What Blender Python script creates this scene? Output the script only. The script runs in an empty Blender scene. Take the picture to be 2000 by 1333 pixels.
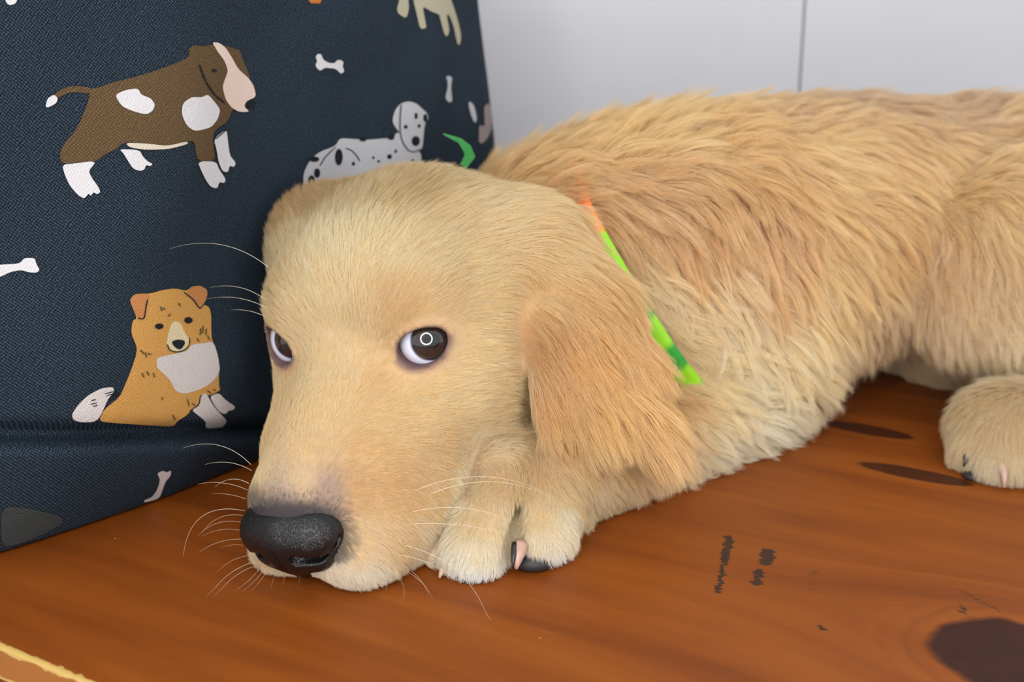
import bpy, bmesh, math
import numpy as np
from mathutils import Vector, Matrix
from mathutils.bvhtree import BVHTree

sc = bpy.context.scene
col = sc.collection
rng = np.random.default_rng(7)

# ------------------------------------------------------------------ camera
FPX, PITCH, CAMH = 2414.0, math.radians(16.0), 0.204
cd = bpy.data.cameras.new('camera')
cd.sensor_width = 36.0
cd.lens = 36.0 * FPX / 2000.0
cd.clip_start = 0.01
cd.dof.use_dof = True
cd.dof.focus_distance = 0.44
cd.dof.aperture_fstop = 11.0
cam = bpy.data.objects.new('camera', cd)
cam.location = (0, 0, CAMH)
cam.rotation_euler = (math.pi / 2 - PITCH, 0, 0)
col.objects.link(cam)
sc.camera = cam

# ------------------------------------------------------------------ world, light, exposure
world = bpy.data.worlds.new('room_light')
sc.world = world
world.use_nodes = True
bgn = world.node_tree.nodes['Background']
bgn.inputs['Color'].default_value = (0.93, 0.96, 1.0, 1)
bgn.inputs['Strength'].default_value = 1.06

sc.view_settings.view_transform = 'Standard'
sc.view_settings.look = 'None'
sc.view_settings.gamma = 1.0
sc.view_settings.use_curve_mapping = False
sc.view_settings.exposure = 0.0
sc.cycles.max_bounces = 6
sc.cycles.diffuse_bounces = 4
sc.cycles.use_light_tree = False
sc.cycles.use_adaptive_sampling = True
sc.cycles.adaptive_threshold = 0.04
sc.cycles.glossy_bounces = 3
sc.cycles.transmission_bounces = 6
sc.cycles.transparent_max_bounces = 6
sc.cycles.caustics_reflective = False
sc.cycles.caustics_refractive = False

# ------------------------------------------------------------------ helpers
CP, SP = math.cos(PITCH), math.sin(PITCH)
def W(px, py, Z):
    """a point at optical depth Z (m) seen at a photo pixel, in world metres"""
    xp, yp = (px - 1000.0) / FPX, (py - 666.5) / FPX
    return np.array([xp * Z, Z * (CP - yp * SP), CAMH - Z * (yp * CP + SP)])
def to_px(p):
    p = np.asarray(p, float).reshape(-1, 3)
    Zc = p[:, 1] * CP - (p[:, 2] - CAMH) * SP
    yc = p[:, 1] * SP + (p[:, 2] - CAMH) * CP
    return np.stack([1000 + FPX * p[:, 0] / Zc, 666.5 - FPX * yc / Zc], 1)
def tag(o, label=None, cat=None, group=None, kind=None):
    if label: o['label'] = label
    if cat: o['category'] = cat
    if group: o['group'] = group
    if kind: o['kind'] = kind
    return o
def empty(name, loc=(0, 0, 0)):
    o = bpy.data.objects.new(name, None); o.location = loc; o.empty_display_size = .05
    col.objects.link(o); return o
def link(name, me, mat=None, parent=None):
    o = bpy.data.objects.new(name, me)
    col.objects.link(o)
    if mat is not None and not me.materials: me.materials.append(mat)
    if parent is not None:
        o.parent = parent
        o.matrix_parent_inverse = parent.matrix_world.inverted() if parent.matrix_world else Matrix()
    return o
def mesh(name, verts, faces, smooth=False):
    me = bpy.data.meshes.new(name)
    if isinstance(faces, np.ndarray):
        v = np.ascontiguousarray(verts, np.float32); n = faces.shape[1]
        me.vertices.add(len(v)); me.vertices.foreach_set('co', v.ravel())
        me.loops.add(faces.size); me.loops.foreach_set('vertex_index', np.ascontiguousarray(faces, np.int32).ravel())
        me.polygons.add(len(faces))
        me.polygons.foreach_set('loop_start', np.arange(0, faces.size, n, dtype=np.int32))
        me.update(calc_edges=True); me.validate()
    else:
        me.from_pydata([tuple(map(float, p)) for p in verts], [], faces); me.update()
    if smooth: me.polygons.foreach_set('use_smooth', np.ones(len(me.polygons), bool))
    return me
def rot(ax, a):
    c, s = math.cos(a), math.sin(a)
    return np.array({'x': [[1, 0, 0], [0, c, -s], [0, s, c]], 'y': [[c, 0, s], [0, 1, 0], [-s, 0, c]], 'z': [[c, -s, 0], [s, c, 0], [0, 0, 1]]}[ax])
def lin(r, g, b):
    f = lambda c: c / 12.92 if c <= .04045 else ((c + .055) / 1.055) ** 2.4
    return (f(r / 255), f(g / 255), f(b / 255))

class NT:
    """small node-tree builder"""
    def __init__(s, name):
        s.m = bpy.data.materials.new(name); s.m.use_nodes = True
        s.t = s.m.node_tree; s.n = s.t.nodes; s.l = s.t.links
        s.b = s.n['Principled BSDF']
    def new(s, typ, ins=None, **kw):
        n = s.n.new(typ)
        for k, v in kw.items(): setattr(n, k, v)
        for k, v in (ins or {}).items(): s.put(n.inputs[k], v)
        return n
    def put(s, sock, v):
        if isinstance(v, bpy.types.NodeSocket): s.l.new(v, sock)
        elif isinstance(v, bpy.types.Node): s.l.new(v.outputs[0], sock)
        else:
            if sock.type == 'RGBA' and len(v) == 3: v = (*v, 1)
            sock.default_value = v
    def math(s, op, a, b=0.0, clamp=False):
        return s.new('ShaderNodeMath', {0: a, 1: b}, operation=op, use_clamp=clamp).outputs[0]
    def mix(s, fac, a, b, mode='MIX'):
        n = s.n.new('ShaderNodeMix'); n.data_type = 'RGBA'; n.blend_type = mode
        s.put(n.inputs[0], fac); s.put(n.inputs[6], a); s.put(n.inputs[7], b)
        return n.outputs[2]
    def ramp(s, fac, stops, interp='LINEAR'):
        n = s.n.new('ShaderNodeValToRGB'); n.color_ramp.interpolation = interp
        e = n.color_ramp.elements
        while len(e) < len(stops): e.new(.5)
        for q, (p, c) in zip(e, stops):
            q.position = p; q.color = (*c, 1) if len(c) == 3 else c
        s.put(n.inputs[0], fac); return n.outputs[0]
    def noise(s, vec, scale, detail=3, rough=.5, dist=0.0):
        return s.new('ShaderNodeTexNoise', {'Vector': vec, 'Scale': scale, 'Detail': detail, 'Roughness': rough, 'Distortion': dist})
    def set(s, **kw):
        for k, v in kw.items(): s.put(s.b.inputs[k.replace('_', ' ')], v)
        return s
    def bump(s, height, strength=.3, distance=.001):
        n = s.new('ShaderNodeBump', {'Height': height, 'Strength': strength, 'Distance': distance})
        s.l.new(n.outputs[0], s.b.inputs['Normal'])

def simple(name, color, rough=.5, **kw):
    t = NT(name); t.set(Base_Color=color, Roughness=rough, **kw); return t.m

# ------------------------------------------------------------------ signed distance modelling
def smin(a, b, k):
    h = np.maximum(k - np.abs(a - b), 0) / k
    return np.minimum(a, b) - h * h * k * .25
def smax(a, b, k):
    return -smin(-a, -b, k)
class Ell:
    def __init__(s, c, r, R=None, k=.012, op='+'):
        s.c = np.asarray(c, float); s.r = np.asarray(r, float) * np.ones(3); s.R = R; s.k = k; s.op = op
        m = s.r.max(); s.lo, s.hi = s.c - m, s.c + m
    def d(s, p):
        q = p - s.c
        if s.R is not None: q = q @ s.R
        k0 = np.sqrt(((q / s.r) ** 2).sum(-1)); k1 = np.sqrt(((q / s.r ** 2) ** 2).sum(-1)) + 1e-9
        return np.where(k0 < 1e-4, -s.r.min(), k0 * (k0 - 1) / k1)
class Cone:
    """rounded cone from a (radius ra) to b (radius rb)"""
    def __init__(s, a, b, ra, rb, k=.012, op='+'):
        s.a, s.b = np.asarray(a, float), np.asarray(b, float); s.ra, s.rb = ra, rb; s.k = k; s.op = op
        m = max(ra, rb); s.lo, s.hi = np.minimum(s.a, s.b) - m, np.maximum(s.a, s.b) + m
    def d(s, p):
        ba = s.b - s.a
        t = np.clip(((p - s.a) @ ba) / (ba @ ba), 0, 1)
        return np.sqrt(((p - s.a - t[..., None] * ba) ** 2).sum(-1)) - (s.ra + (s.rb - s.ra) * t)
class Func:
    def __init__(s, f, lo, hi, k=.004, op='+'):
        s.f = f; s.lo, s.hi = np.asarray(lo, float), np.asarray(hi, float); s.k = k; s.op = op
    def d(s, p): return s.f(p)
def apply_prim(cur, d, pr):
    if pr.op == '+': return smin(cur, d, pr.k)
    if pr.op == '-': return smax(cur, -d, pr.k)
    return smax(cur, d, pr.k)
def sdf_points(prims, p, margin=.06):
    out = np.full(len(p), 1.0)
    for pr in prims:
        m = np.all((p > pr.lo - margin) & (p < pr.hi + margin), axis=1)
        if m.any(): out[m] = apply_prim(out[m], pr.d(p[m]), pr)
    return out
def sdf_grad(prims, p, e=4e-4):
    g = np.stack([sdf_points(prims, p + np.eye(3)[i] * e) - sdf_points(prims, p - np.eye(3)[i] * e) for i in range(3)], 1)
    return g / (np.linalg.norm(g, axis=1, keepdims=True) + 1e-12)
def sdf_mesh(prims, lo, hi, h, relax=2, margin=.06):
    lo = np.asarray(lo, float); n = np.ceil((np.asarray(hi, float) - lo) / h).astype(int) + 1
    F = np.full(n, 1.0, np.float32)
    ax = [lo[i] + h * np.arange(n[i]) for i in range(3)]
    for pr in prims:
        a = np.clip(np.floor((pr.lo - margin - lo) / h).astype(int), 0, n); b = np.clip(np.ceil((pr.hi + margin - lo) / h).astype(int) + 1, 0, n)
        if np.any(b <= a): continue
        sl = tuple(slice(a[i], b[i]) for i in range(3))
        g = np.stack(np.meshgrid(*[ax[i][sl[i]] for i in range(3)], indexing='ij'), -1)
        F[sl] = apply_prim(F[sl], pr.d(g), pr)
    S = F < 0
    # active cells
    C = S[:-1, :-1, :-1].astype(np.int8)
    cnt = np.zeros_like(C)
    for dx in (0, 1):
        for dy in (0, 1):
            for dz in (0, 1):
                cnt += S[dx:n[0] - 1 + dx, dy:n[1] - 1 + dy, dz:n[2] - 1 + dz]
    act = np.argwhere((cnt > 0) & (cnt < 8))
    idx = np.full(np.array(n) - 1, -1, np.int32)
    idx[tuple(act.T)] = np.arange(len(act))
    cor = np.array([[i, j, k] for i in (0, 1) for j in (0, 1) for k in (0, 1)])
    V = np.stack([F[act[:, 0] + c[0], act[:, 1] + c[1], act[:, 2] + c[2]] for c in cor], 1)
    acc = np.zeros((len(act), 3)); num = np.zeros(len(act))
    for i in range(8):
        for j in range(i + 1, 8):
            if np.abs(cor[i] - cor[j]).sum() != 1: continue
            m = (V[:, i] < 0) != (V[:, j] < 0)
            t = V[m, i] / (V[m, i] - V[m, j])
            acc[m] += cor[i] + t[:, None] * (cor[j] - cor[i]); num[m] += 1
    P = lo + h * (act + acc / num[:, None])
    quads = []
    for a in range(3):
        b, c = (a + 1) % 3, (a + 2) % 3
        s0 = [slice(None)] * 3; s1 = [slice(None)] * 3
        s0[a] = slice(0, -1); s1[a] = slice(1, None)
        e = np.argwhere(S[tuple(s0)] != S[tuple(s1)])
        e = e[(e[:, b] > 0) & (e[:, c] > 0) & (e[:, b] < n[b] - 1) & (e[:, c] < n[c] - 1)]
        ins = S[tuple(e.T)]
        q = []
        for db, dc in ((-1, -1), (0, -1), (0, 0), (-1, 0)):
            k = e.copy(); k[:, b] += db; k[:, c] += dc
            q.append(idx[tuple(k.T)])
        q = np.stack(q, 1)
        q[~ins] = q[~ins][:, ::-1]
        quads.append(q)
    Q = np.concatenate(quads)
    Q = Q[(Q >= 0).all(1)]
    for _ in range(relax):
        d = sdf_points(prims, P, margin)
        g = sdf_grad(prims, P)
        P = P - g * np.clip(d, -h, h)[:, None] * .9
    return P, Q

# ------------------------------------------------------------------ the setting: wall, bench, floor
BU, BV = np.array([.85235, -.52298, 0]), np.array([.52298, .85235, 0])      # along the bench, towards the wall
BYAW = math.atan2(BU[1], BU[0])
def B(u, v, z=0.0): return BU * u + BV * v + np.array([0, 0, z])
FRONT, BACK, BOARD, FLOORZ = .2165, .685, .013, -.45
WYAW, WALLY = math.radians(13), .872

def chamfer_box(x0, x1, y0, y1, z0, z1, c):
    bm = bmesh.new()
    bmesh.ops.create_cube(bm, size=1)
    for v in bm.verts:
        v.co = Vector(((x0 + x1) / 2 + v.co.x * (x1 - x0), (y0 + y1) / 2 + v.co.y * (y1 - y0), (z0 + z1) / 2 + v.co.z * (z1 - z0)))
    if c: bmesh.ops.bevel(bm, geom=bm.edges[:], offset=c, segments=2, profile=.6, affect='EDGES')
    me = bpy.data.meshes.new('box'); bm.to_mesh(me); bm.free()
    return me

def wall_paint():
    t = NT('pale_grey_paint')
    co = t.new('ShaderNodeTexCoord').outputs['Object']
    n = t.noise(co, 9, 3)
    t.set(Base_Color=t.mix(n.outputs[0], (.700, .698, .735), (.725, .723, .760)), Roughness=.55)
    t.bump(t.noise(co, 420, 2).outputs[0], .06, .0006)
    return t.m
wall = empty('wall_back', (0, WALLY, 0)); wall.rotation_euler = (0, 0, WYAW)
tag(wall, 'pale grey painted panelled wall behind the bench', None, None, 'structure')
bpy.context.view_layer.update()
M_wall = wall_paint()
backing = link('backing', chamfer_box(-1.2, 1.2, .009, .03, FLOORZ, 1.1, 0), M_wall, None); backing.parent = wall
_d = W(1568, 80, 1.0) - np.array([0, 0, CAMH]); _n = np.array([-math.sin(WYAW), math.cos(WYAW)])
_t = WALLY * _n[1] / (_d[:2] @ _n)
groove, pw = float(_t * (_d[0] * math.cos(WYAW) + _d[1] * math.sin(WYAW)) - WALLY * math.sin(WYAW)), .46
for i in range(-3, 5):
    x0 = groove + pw * (i - 1) + .0009; x1 = groove + pw * i - .0009
    me = chamfer_box(x0, x1, 0, .0095, FLOORZ, 1.1, .0012)
    o = link('panel', me, M_wall); o.parent = wall

fl = simple('grey_floor', (.2, .19, .18), .7)
o = link('floor', mesh('floor', [(-2, -1.5, FLOORZ), (2, -1.5, FLOORZ), (2, 2, FLOORZ), (-2, 2, FLOORZ)], [(0, 1, 2, 3)]), fl)
tag(o, 'plain floor below the wooden bench', None, None, 'structure')

def wood(edge=False):
    t = NT('varnished_pine')
    co = t.new('ShaderNodeTexCoord').outputs['Object']
    sx = t.new('ShaderNodeSeparateXYZ', {0: co})
    X, Y = sx.outputs[0], sx.outputs[1]
    # knots: (u, v, half length along grain, half width, darkness)
    KN = [(-.146, .5640, .022, .0068, .88), (-.113, .5190, .024, .0066, .88), (-.0424, .3806, .028, .0262, .99), (-.228, .4790, .012, .0016, .6)]
    # grain lines bend round the knots
    bend = None; dark = None; ring = None
    for (ku, kv, a, b, s) in KN:
        dx = t.math('DIVIDE', t.math('SUBTRACT', X, ku), a); dy = t.math('DIVIDE', t.math('SUBTRACT', Y, kv), b)
        r = t.math('SQRT', t.math('ADD', t.math('MULTIPLY', dx, dx), t.math('MULTIPLY', dy, dy)))
        nz = t.noise(co, 60 if b < .01 else 34, 3)
        rn = t.math('ADD', r, t.math('MULTIPLY', t.math('SUBTRACT', nz.outputs[0], .5), .35 if b < .01 else .55))
        e = t.new('ShaderNodeMapRange', {0: rn, 1: 1.06, 2: .94, 3: 0.0, 4: s}).outputs[0]
        dark = e if dark is None else t.math('MAXIMUM', dark, e)
        g = t.math('MULTIPLY', t.math('POWER', 2.718, t.math('MULTIPLY', t.math('MULTIPLY', r, r), -.28)), b * 1.9)
        sg = t.math('MULTIPLY', t.math('DIVIDE', dy, t.math('ADD', t.math('ABSOLUTE', dy), .35)), g)
        bend = sg if bend is None else t.math('ADD', bend, sg)
        if b > .01:
            ph = t.math('SINE', t.math('MULTIPLY', rn, 21.0))
            env = t.new('ShaderNodeMapRange', {0: rn, 1: 1.9, 2: 1.1, 3: 0.0, 4: 1.0}).outputs[0]
            ring = t.math('MULTIPLY', t.math('MAXIMUM', ph, 0.0), env)
    Y2 = t.math('SUBTRACT', Y, bend)
    gv = t.new('ShaderNodeCombineXYZ', {0: t.math('MULTIPLY', X, 1.0), 1: t.math('MULTIPLY', Y2, 11.0), 2: 0.0}).outputs[0]
    n1 = t.noise(gv, 5.5, 4, .55, .6)
    n2 = t.noise(t.new('ShaderNodeCombineXYZ', {0: t.math('MULTIPLY', X, 8.0), 1: t.math('MULTIPLY', Y2, 190.0), 2: 0.0}).outputs[0], 5, 3)
    n3 = t.noise(co, 7, 2)
    c = t.ramp(n1.outputs[0], [(.28, (.158, .034, .0040)), (.46, (.230, .054, .0055)), (.60, (.282, .070, .0070)), (.78, (.325, .096, .0130))])
    c = t.mix(t.math('MULTIPLY', n3.outputs[0], .55), c, (.243, .057, .0055))
    c = t.mix(t.new('ShaderNodeMapRange', {0: n2.outputs[0], 1: .45, 2: .8, 3: 0., 4: .22}).outputs[0], c, (.12, .035, .009))
    c = t.mix(t.math('MULTIPLY', ring, .30), c, (.10, .026, .009))
    kn = t.noise(co, 70, 3)
    kc = t.mix(kn.outputs[0], (.014, .0045, .003), (.058, .011, .006))
    c = t.mix(dark, c, kc)
    # black rub marks across the grain: (u0, v0, u1, v1, width, strength)
    MK = [(-.1575, .4165, -.1505, .3950, .0021, 1.5), (-.1500, .3930, -.1435, .3720, .0019, .88), (-.1400, .4120, -.1375, .4030, .0046, 1.0), (-.1370, .3950, -.1345, .3850, .0034, .85), (-.1200, .4060, -.116, .3900, .0042, .50), (-.096, .4060, -.088, .4010, .004, .42), (-.0720, .4180, -.056, .4080, .0022, .55), (-.0690, .4065, -.066, .4010, .0026, .62), (-.1050, .3670, -.1040, .3655, .0020, .8)]
    mk = None
    nb = t.noise(t.new('ShaderNodeCombineXYZ', {0: t.math('MULTIPLY', X, 1.0), 1: t.math('MULTIPLY', Y, 3.4), 2: 0.}).outputs[0], 190, 5, .75)
    jg = t.noise(t.new('ShaderNodeCombineXYZ', {0: t.math('MULTIPLY', X, .3), 1: Y, 2: 0.}).outputs[0], 420, 3, .7)
    XJ = t.math('ADD', X, t.math('MULTIPLY', t.math('SUBTRACT', jg.outputs[0], .5), .0075))
    for (u0, v0, u1, v1, w, s) in MK:
        L2 = (u1 - u0) ** 2 + (v1 - v0) ** 2
        px, py = t.math('SUBTRACT', XJ, u0), t.math('SUBTRACT', Y, v0)
        h = t.math('DIVIDE', t.math('ADD', t.math('MULTIPLY', px, u1 - u0), t.math('MULTIPLY', py, v1 - v0)), L2, clamp=True)
        ex = t.math('SUBTRACT', px, t.math('MULTIPLY', h, u1 - u0)); ey = t.math('SUBTRACT', py, t.math('MULTIPLY', h, v1 - v0))
        d = t.math('SQRT', t.math('ADD', t.math('MULTIPLY', ex, ex), t.math('MULTIPLY', ey, ey)))
        f = t.new('ShaderNodeMapRange', {0: d, 1: w, 2: w * .25, 3: 0., 4: s}).outputs[0]
        mk = f if mk is None else t.math('MAXIMUM', mk, f)
    thr = t.math('SUBTRACT', mk, t.math('MULTIPLY', nb.outputs[0], 1.02))
    mkf = t.new('ShaderNodeMapRange', {0: thr, 1: 0.0, 2: .18, 3: 0., 4: .88}).outputs[0]
    c = t.mix(mkf, c, (.013, .012, .013))
    # pale flecks of dust and fine scratches
    vo = t.new('ShaderNodeTexVoronoi', {'Vector': co, 'Scale': 62.0, 'Randomness': 1.0})
    fk = t.math('MULTIPLY', t.math('LESS_THAN', vo.outputs['Distance'], .035), t.math('GREATER_THAN', t.new('ShaderNodeSeparateColor', {0: vo.outputs['Color']}).outputs[0], .72))
    c = t.mix(t.math('MULTIPLY', fk, .55), c, (.62, .44, .26))
    sv = t.new('ShaderNodeMapping', {'Vector': co, 'Rotation': (0, 0, 1.15), 'Scale': (1.0, 9.0, 1.0)}).outputs[0]
    sn = t.new('ShaderNodeTexVoronoi', {'Vector': sv, 'Scale': 21.0, 'Randomness': 1.0}, feature='F1')
    sf = t.math('MULTIPLY', t.math('LESS_THAN', sn.outputs['Distance'], .055), t.math('GREATER_THAN', t.new('ShaderNodeSeparateColor', {0: sn.outputs['Color']}).outputs[1], .80))
    c = t.mix(t.math('MULTIPLY', sf, .16), c, (.55, .30, .10))
    if edge:   # varnish worn off along the front arrises
        ne = t.noise(co, 110, 4, .6)
        dz = t.math('ABSOLUTE', sx.outputs[2]); dzb = t.math('ABSOLUTE', t.math('ADD', sx.outputs[2], BOARD))
        dy = t.math('ABSOLUTE', t.math('SUBTRACT', Y, FRONT))
        d1 = t.math('MINIMUM', t.math('ADD', dz, dy), t.math('ADD', dzb, dy))
        wear = t.new('ShaderNodeMapRange', {0: t.math('SUBTRACT', d1, t.math('MULTIPLY', t.math('POWER', ne.outputs[0], 3.0), .0105)), 1: .0007, 2: .0001, 3: 0., 4: .9}).outputs[0]
        face = t.new('ShaderNodeMapRange', {0: dy, 1: .0016, 2: .0006, 3: 0.0, 4: .55}).outputs[0]
        c = t.mix(face, c, (.42, .17, .045))
        c = t.mix(wear, c, (.60, .40, .12))
    t.set(Base_Color=c, Roughness=.46)
    t.b.inputs['Specular IOR Level'].default_value = .22
    t.bump(n2.outputs[0], .10, .0004)
    return t.m
M_wood = wood(True)
bench = empty('wooden_bench', (0, 0, 0)); bench.rotation_euler = (0, 0, BYAW)
tag(bench, 'orange-brown varnished wooden bench with dark knots under the puppy', 'bench')
def bpart(name, x0, x1, y0, y1, z0, z1, c=.0015):
    o = link(name, chamfer_box(x0, x1, y0, y1, z0, z1, c), M_wood); o.parent = bench; return o
bpart('seat_board', -.56, .62, FRONT, BACK, -BOARD, 0, .0011)
bpart('front_rail', -.53, .58, FRONT + .012, FRONT + .032, -.085, -BOARD - .0003)
bpart('back_rail', -.53, .58, BACK - .05, BACK - .03, -.085, -BOARD - .0003)
for x in (-.53, .535):
    for y in (FRONT + .034, BACK - .097):
        bpart('leg', x, x + .045, y, y + .045, FLOORZ, -BOARD - .0003)
bpart('end_panel', -.558, -.545, FRONT + .03, BACK - .004, .0003, .30)

# ------------------------------------------------------------------ the cushion
# fabric coordinates: a across (m, towards the wall), b up (m); front face bulges along the bench
CS = .222
C_V, C_U, LEAN, SINK = .421, -.436, math.radians(7), .026
def cushion(a, b, side=1):
    """world points of the cushion's front (side 1) or back (side -1) face at fabric coordinates"""
    a = np.asarray(a, float); b = np.asarray(b, float)
    s, t = a / CS, b / CS
    pinch_s = 1 - .085 * (1 - np.abs(t) ** 2.2) * np.abs(s) ** 3
    pinch_t = 1 - .075 * (1 - np.abs(s) ** 2.2) * np.abs(t) ** 3
    th = .088 * (np.clip(1 - np.abs(s) ** 2.6, 0, 1) ** .62) * (np.clip(1 - np.abs(t) ** 2.6, 0, 1) ** .55)
    x = a * pinch_s; z = b * pinch_t
    n = th * side
    if side > 0:
        # the weight of the cushion folds its foot into a roll below a slanting crease
        zz = (z + CS * .925) * math.cos(LEAN) - SINK
        c0 = np.clip(.0045 + (-.08 - s) * .060, .002, .06)
        amp = np.clip((-.02 - s) / .12, 0, 1)
        m = np.exp(-((zz - c0) / .0036) ** 2) * .013 * amp
        below = 1 / (1 + np.exp((zz - c0) / .0022))
        roll = below * (.007 - .012 * np.clip((c0 - zz) / .05, 0, 1)) * amp
        wob = .0022 * np.sin(9 * s + 5 * t) * np.cos(7 * t - 2 * s) + .0012 * np.sin(17 * s - 9 * t + 1)
        edge = np.clip((1 - np.abs(s)) * 9, 0, 1) * np.clip((1 - np.abs(t)) * 9, 0, 1)
        n = n + (roll - m) * edge + wob * np.clip(1 - np.abs(s) ** 4, 0, 1) * np.clip(1 - np.abs(t) ** 4, 0, 1)
        # pressed in where the puppy's head leans on it
        n = n - .020 * np.exp(-((a + .020) / .055) ** 2 - ((b + .080) / .055) ** 2) * edge
    # the seam is gathered in waves near the wall
    x = x + .0130 * np.cos((t + .27) * 7.6) * np.clip(s - .72, 0, 1) * 3.6
    # lean back, foot on the bench
    zc = CS * .925 * math.cos(LEAN) - SINK
    up = np.stack([-math.sin(LEAN) * z, math.cos(LEAN) * z], -1)
    nn = np.stack([math.cos(LEAN) * n, math.sin(LEAN) * n], -1)
    U = C_U + up[..., 0] + nn[..., 0]
    Zw = zc + up[..., 1] + nn[..., 1]
    V = C_V + x
    P = U[..., None] * BU + V[..., None] * BV
    P[..., 2] = np.maximum(Zw, .0012)
    return P
def cushion_normal(a, b, e=8e-4):
    da = cushion(a + e, b) - cushion(a - e, b); db = cushion(a, b + e) - cushion(a, b - e)
    n = np.cross(da, db); n /= np.linalg.norm(n, axis=-1, keepdims=True) + 1e-12
    return n
def fabric(name, base, fleck, amt=1.0):
    t = NT(name)
    uv = t.new('ShaderNodeUVMap', uv_map='fabric').outputs[0]
    sx = t.new('ShaderNodeSeparateXYZ', {0: uv})
    wob = t.noise(uv, 260, 2)
    a = t.math('ADD', t.math('MULTIPLY', sx.outputs[0], 4700.0), t.math('MULTIPLY', wob.outputs[0], 7.0))
    b = t.math('ADD', t.math('MULTIPLY', sx.outputs[1], 4700.0), t.math('MULTIPLY', wob.outputs[0], -7.0))
    wv = t.math('MULTIPLY', t.math('SINE', a), t.math('SINE', b))
    sp = t.noise(t.new('ShaderNodeMapping', {'Vector': uv, 'Scale': (1, 1.6, 1)}).outputs[0], 900, 3, .7)
    big = t.noise(uv, 30, 3)
    h = t.math('ADD', t.math('MULTIPLY', wv, .35), sp.outputs[0])
    f = t.new('ShaderNodeMapRange', {0: h, 1: .42, 2: .95, 3: 0., 4: amt}).outputs[0]
    c = t.mix(f, base, fleck)
    c = t.mix(t.math('MULTIPLY', big.outputs[0], .35), c, tuple(x * .62 for x in base))
    t.set(Base_Color=c, Roughness=.85)
    t.b.inputs['Specular IOR Level'].default_value = .10
    t.bump(h, .55, .0006)
    return t.m
M_navy = fabric('navy_canvas', (.0085, .0130, .0195), (.070, .105, .150))
n = 380
g = np.linspace(-1, 1, n + 1)
g = np.sign(g) * (1 - (1 - np.abs(g)) ** 1.25)
A_, B_ = np.meshgrid(g * CS, g * CS, indexing='ij')
front, back = cushion(A_, B_, 1).reshape(-1, 3), cushion(A_, B_, -1).reshape(-1, 3)
I_ = np.arange((n + 1) ** 2).reshape(n + 1, n + 1)
q = np.stack([I_[:-1, :-1], I_[1:, :-1], I_[1:, 1:], I_[:-1, 1:]], -1).reshape(-1, 4)
me = mesh('cover', front, q, True)
uvl = me.uv_layers.new(name='fabric')
uvc = np.stack([A_.ravel(), B_.ravel()], 1)[np.array([l.vertex_index for l in me.loops])]
uvl.data.foreach_set('uv', uvc.astype(np.float32).ravel())
n2_ = 60
g2 = np.linspace(-1, 1, n2_ + 1) * CS
A2, B2 = np.meshgrid(g2, g2, indexing='ij')
I2_ = np.arange((n2_ + 1) ** 2).reshape(n2_ + 1, n2_ + 1)
q2 = np.stack([I2_[:-1, :-1], I2_[:-1, 1:], I2_[1:, 1:], I2_[1:, :-1]], -1).reshape(-1, 4)
meb = mesh('back', cushion(A2, B2, -1).reshape(-1, 3), q2, True)
uvb = meb.uv_layers.new(name='fabric')
uvb.data.foreach_set('uv', np.stack([A2.ravel(), B2.ravel()], 1)[q2.ravel()].astype(np.float32).ravel())
cush = empty('cushion', B(C_U, C_V, 0))
tag(cush, 'dark navy square cushion printed with dogs and bones, standing on the bench', 'cushion')
bpy.context.view_layer.update()
link('cover', me, M_navy, cush)
link('back_cover', meb, M_navy, cush)

# ------------------------------------------------------------------ the puppy: one continuous body
HR = rot('z', math.radians(156)) @ rot('x', math.radians(-15)) @ rot('y', math.radians(7))
HT = np.array([-.0580, .447, .0758])
def H(x, y, z): return HT + HR @ (np.array([x, y, z], float) * .01)     # head-local centimetres: x dog's right, y forward, z up
def Hl(p): return ((np.asarray(p) - HT) @ HR) * 100
EX, NY, NZ = 2.90, 7.2, -3.75
body = []
def hell(c, r, R=None, k=.012, op='+'):
    body.append(Ell(H(*c), np.array(r) * .01, HR if R is None else HR @ R, k, op))
def hcone(a, b, ra, rb, k=.012, op='+'):
    body.append(Cone(H(*a), H(*b), ra * .01, rb * .01, k, op))
# torso
body.append(Ell(W(1280, 535, .60), (.080, .066, .066), k=.03))
body.append(Ell(W(1510, 475, .635), (.085, .064, .064), k=.05))
body.append(Ell(W(1780, 420, .66), (.095, .062, .055), k=.05))
body.append(Ell(W(2060, 470, .645), (.075, .060, .064), k=.04))
body.append(Cone(W(2240, 480, .63), W(2420, 660, .60), .022, .012, k=.03))     # tail
# chest, shoulder, foreleg
body.append(Cone(W(1080, 520, .572), W(1290, 545, .608), .046, .060, k=.03))     # neck
body.append(Cone(W(1230, 670, .572), W(1330, 720, .595), .036, .044, k=.03))     # throat and chest
body.append(Cone(W(1320, 520, .585), W(1450, 690, .585), .034, .032, k=.03))    # upper arm
body.append(Cone(W(1460, 755, .600), W(1380, 795, .582), .027, .027, k=.02))    # elbow
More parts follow.
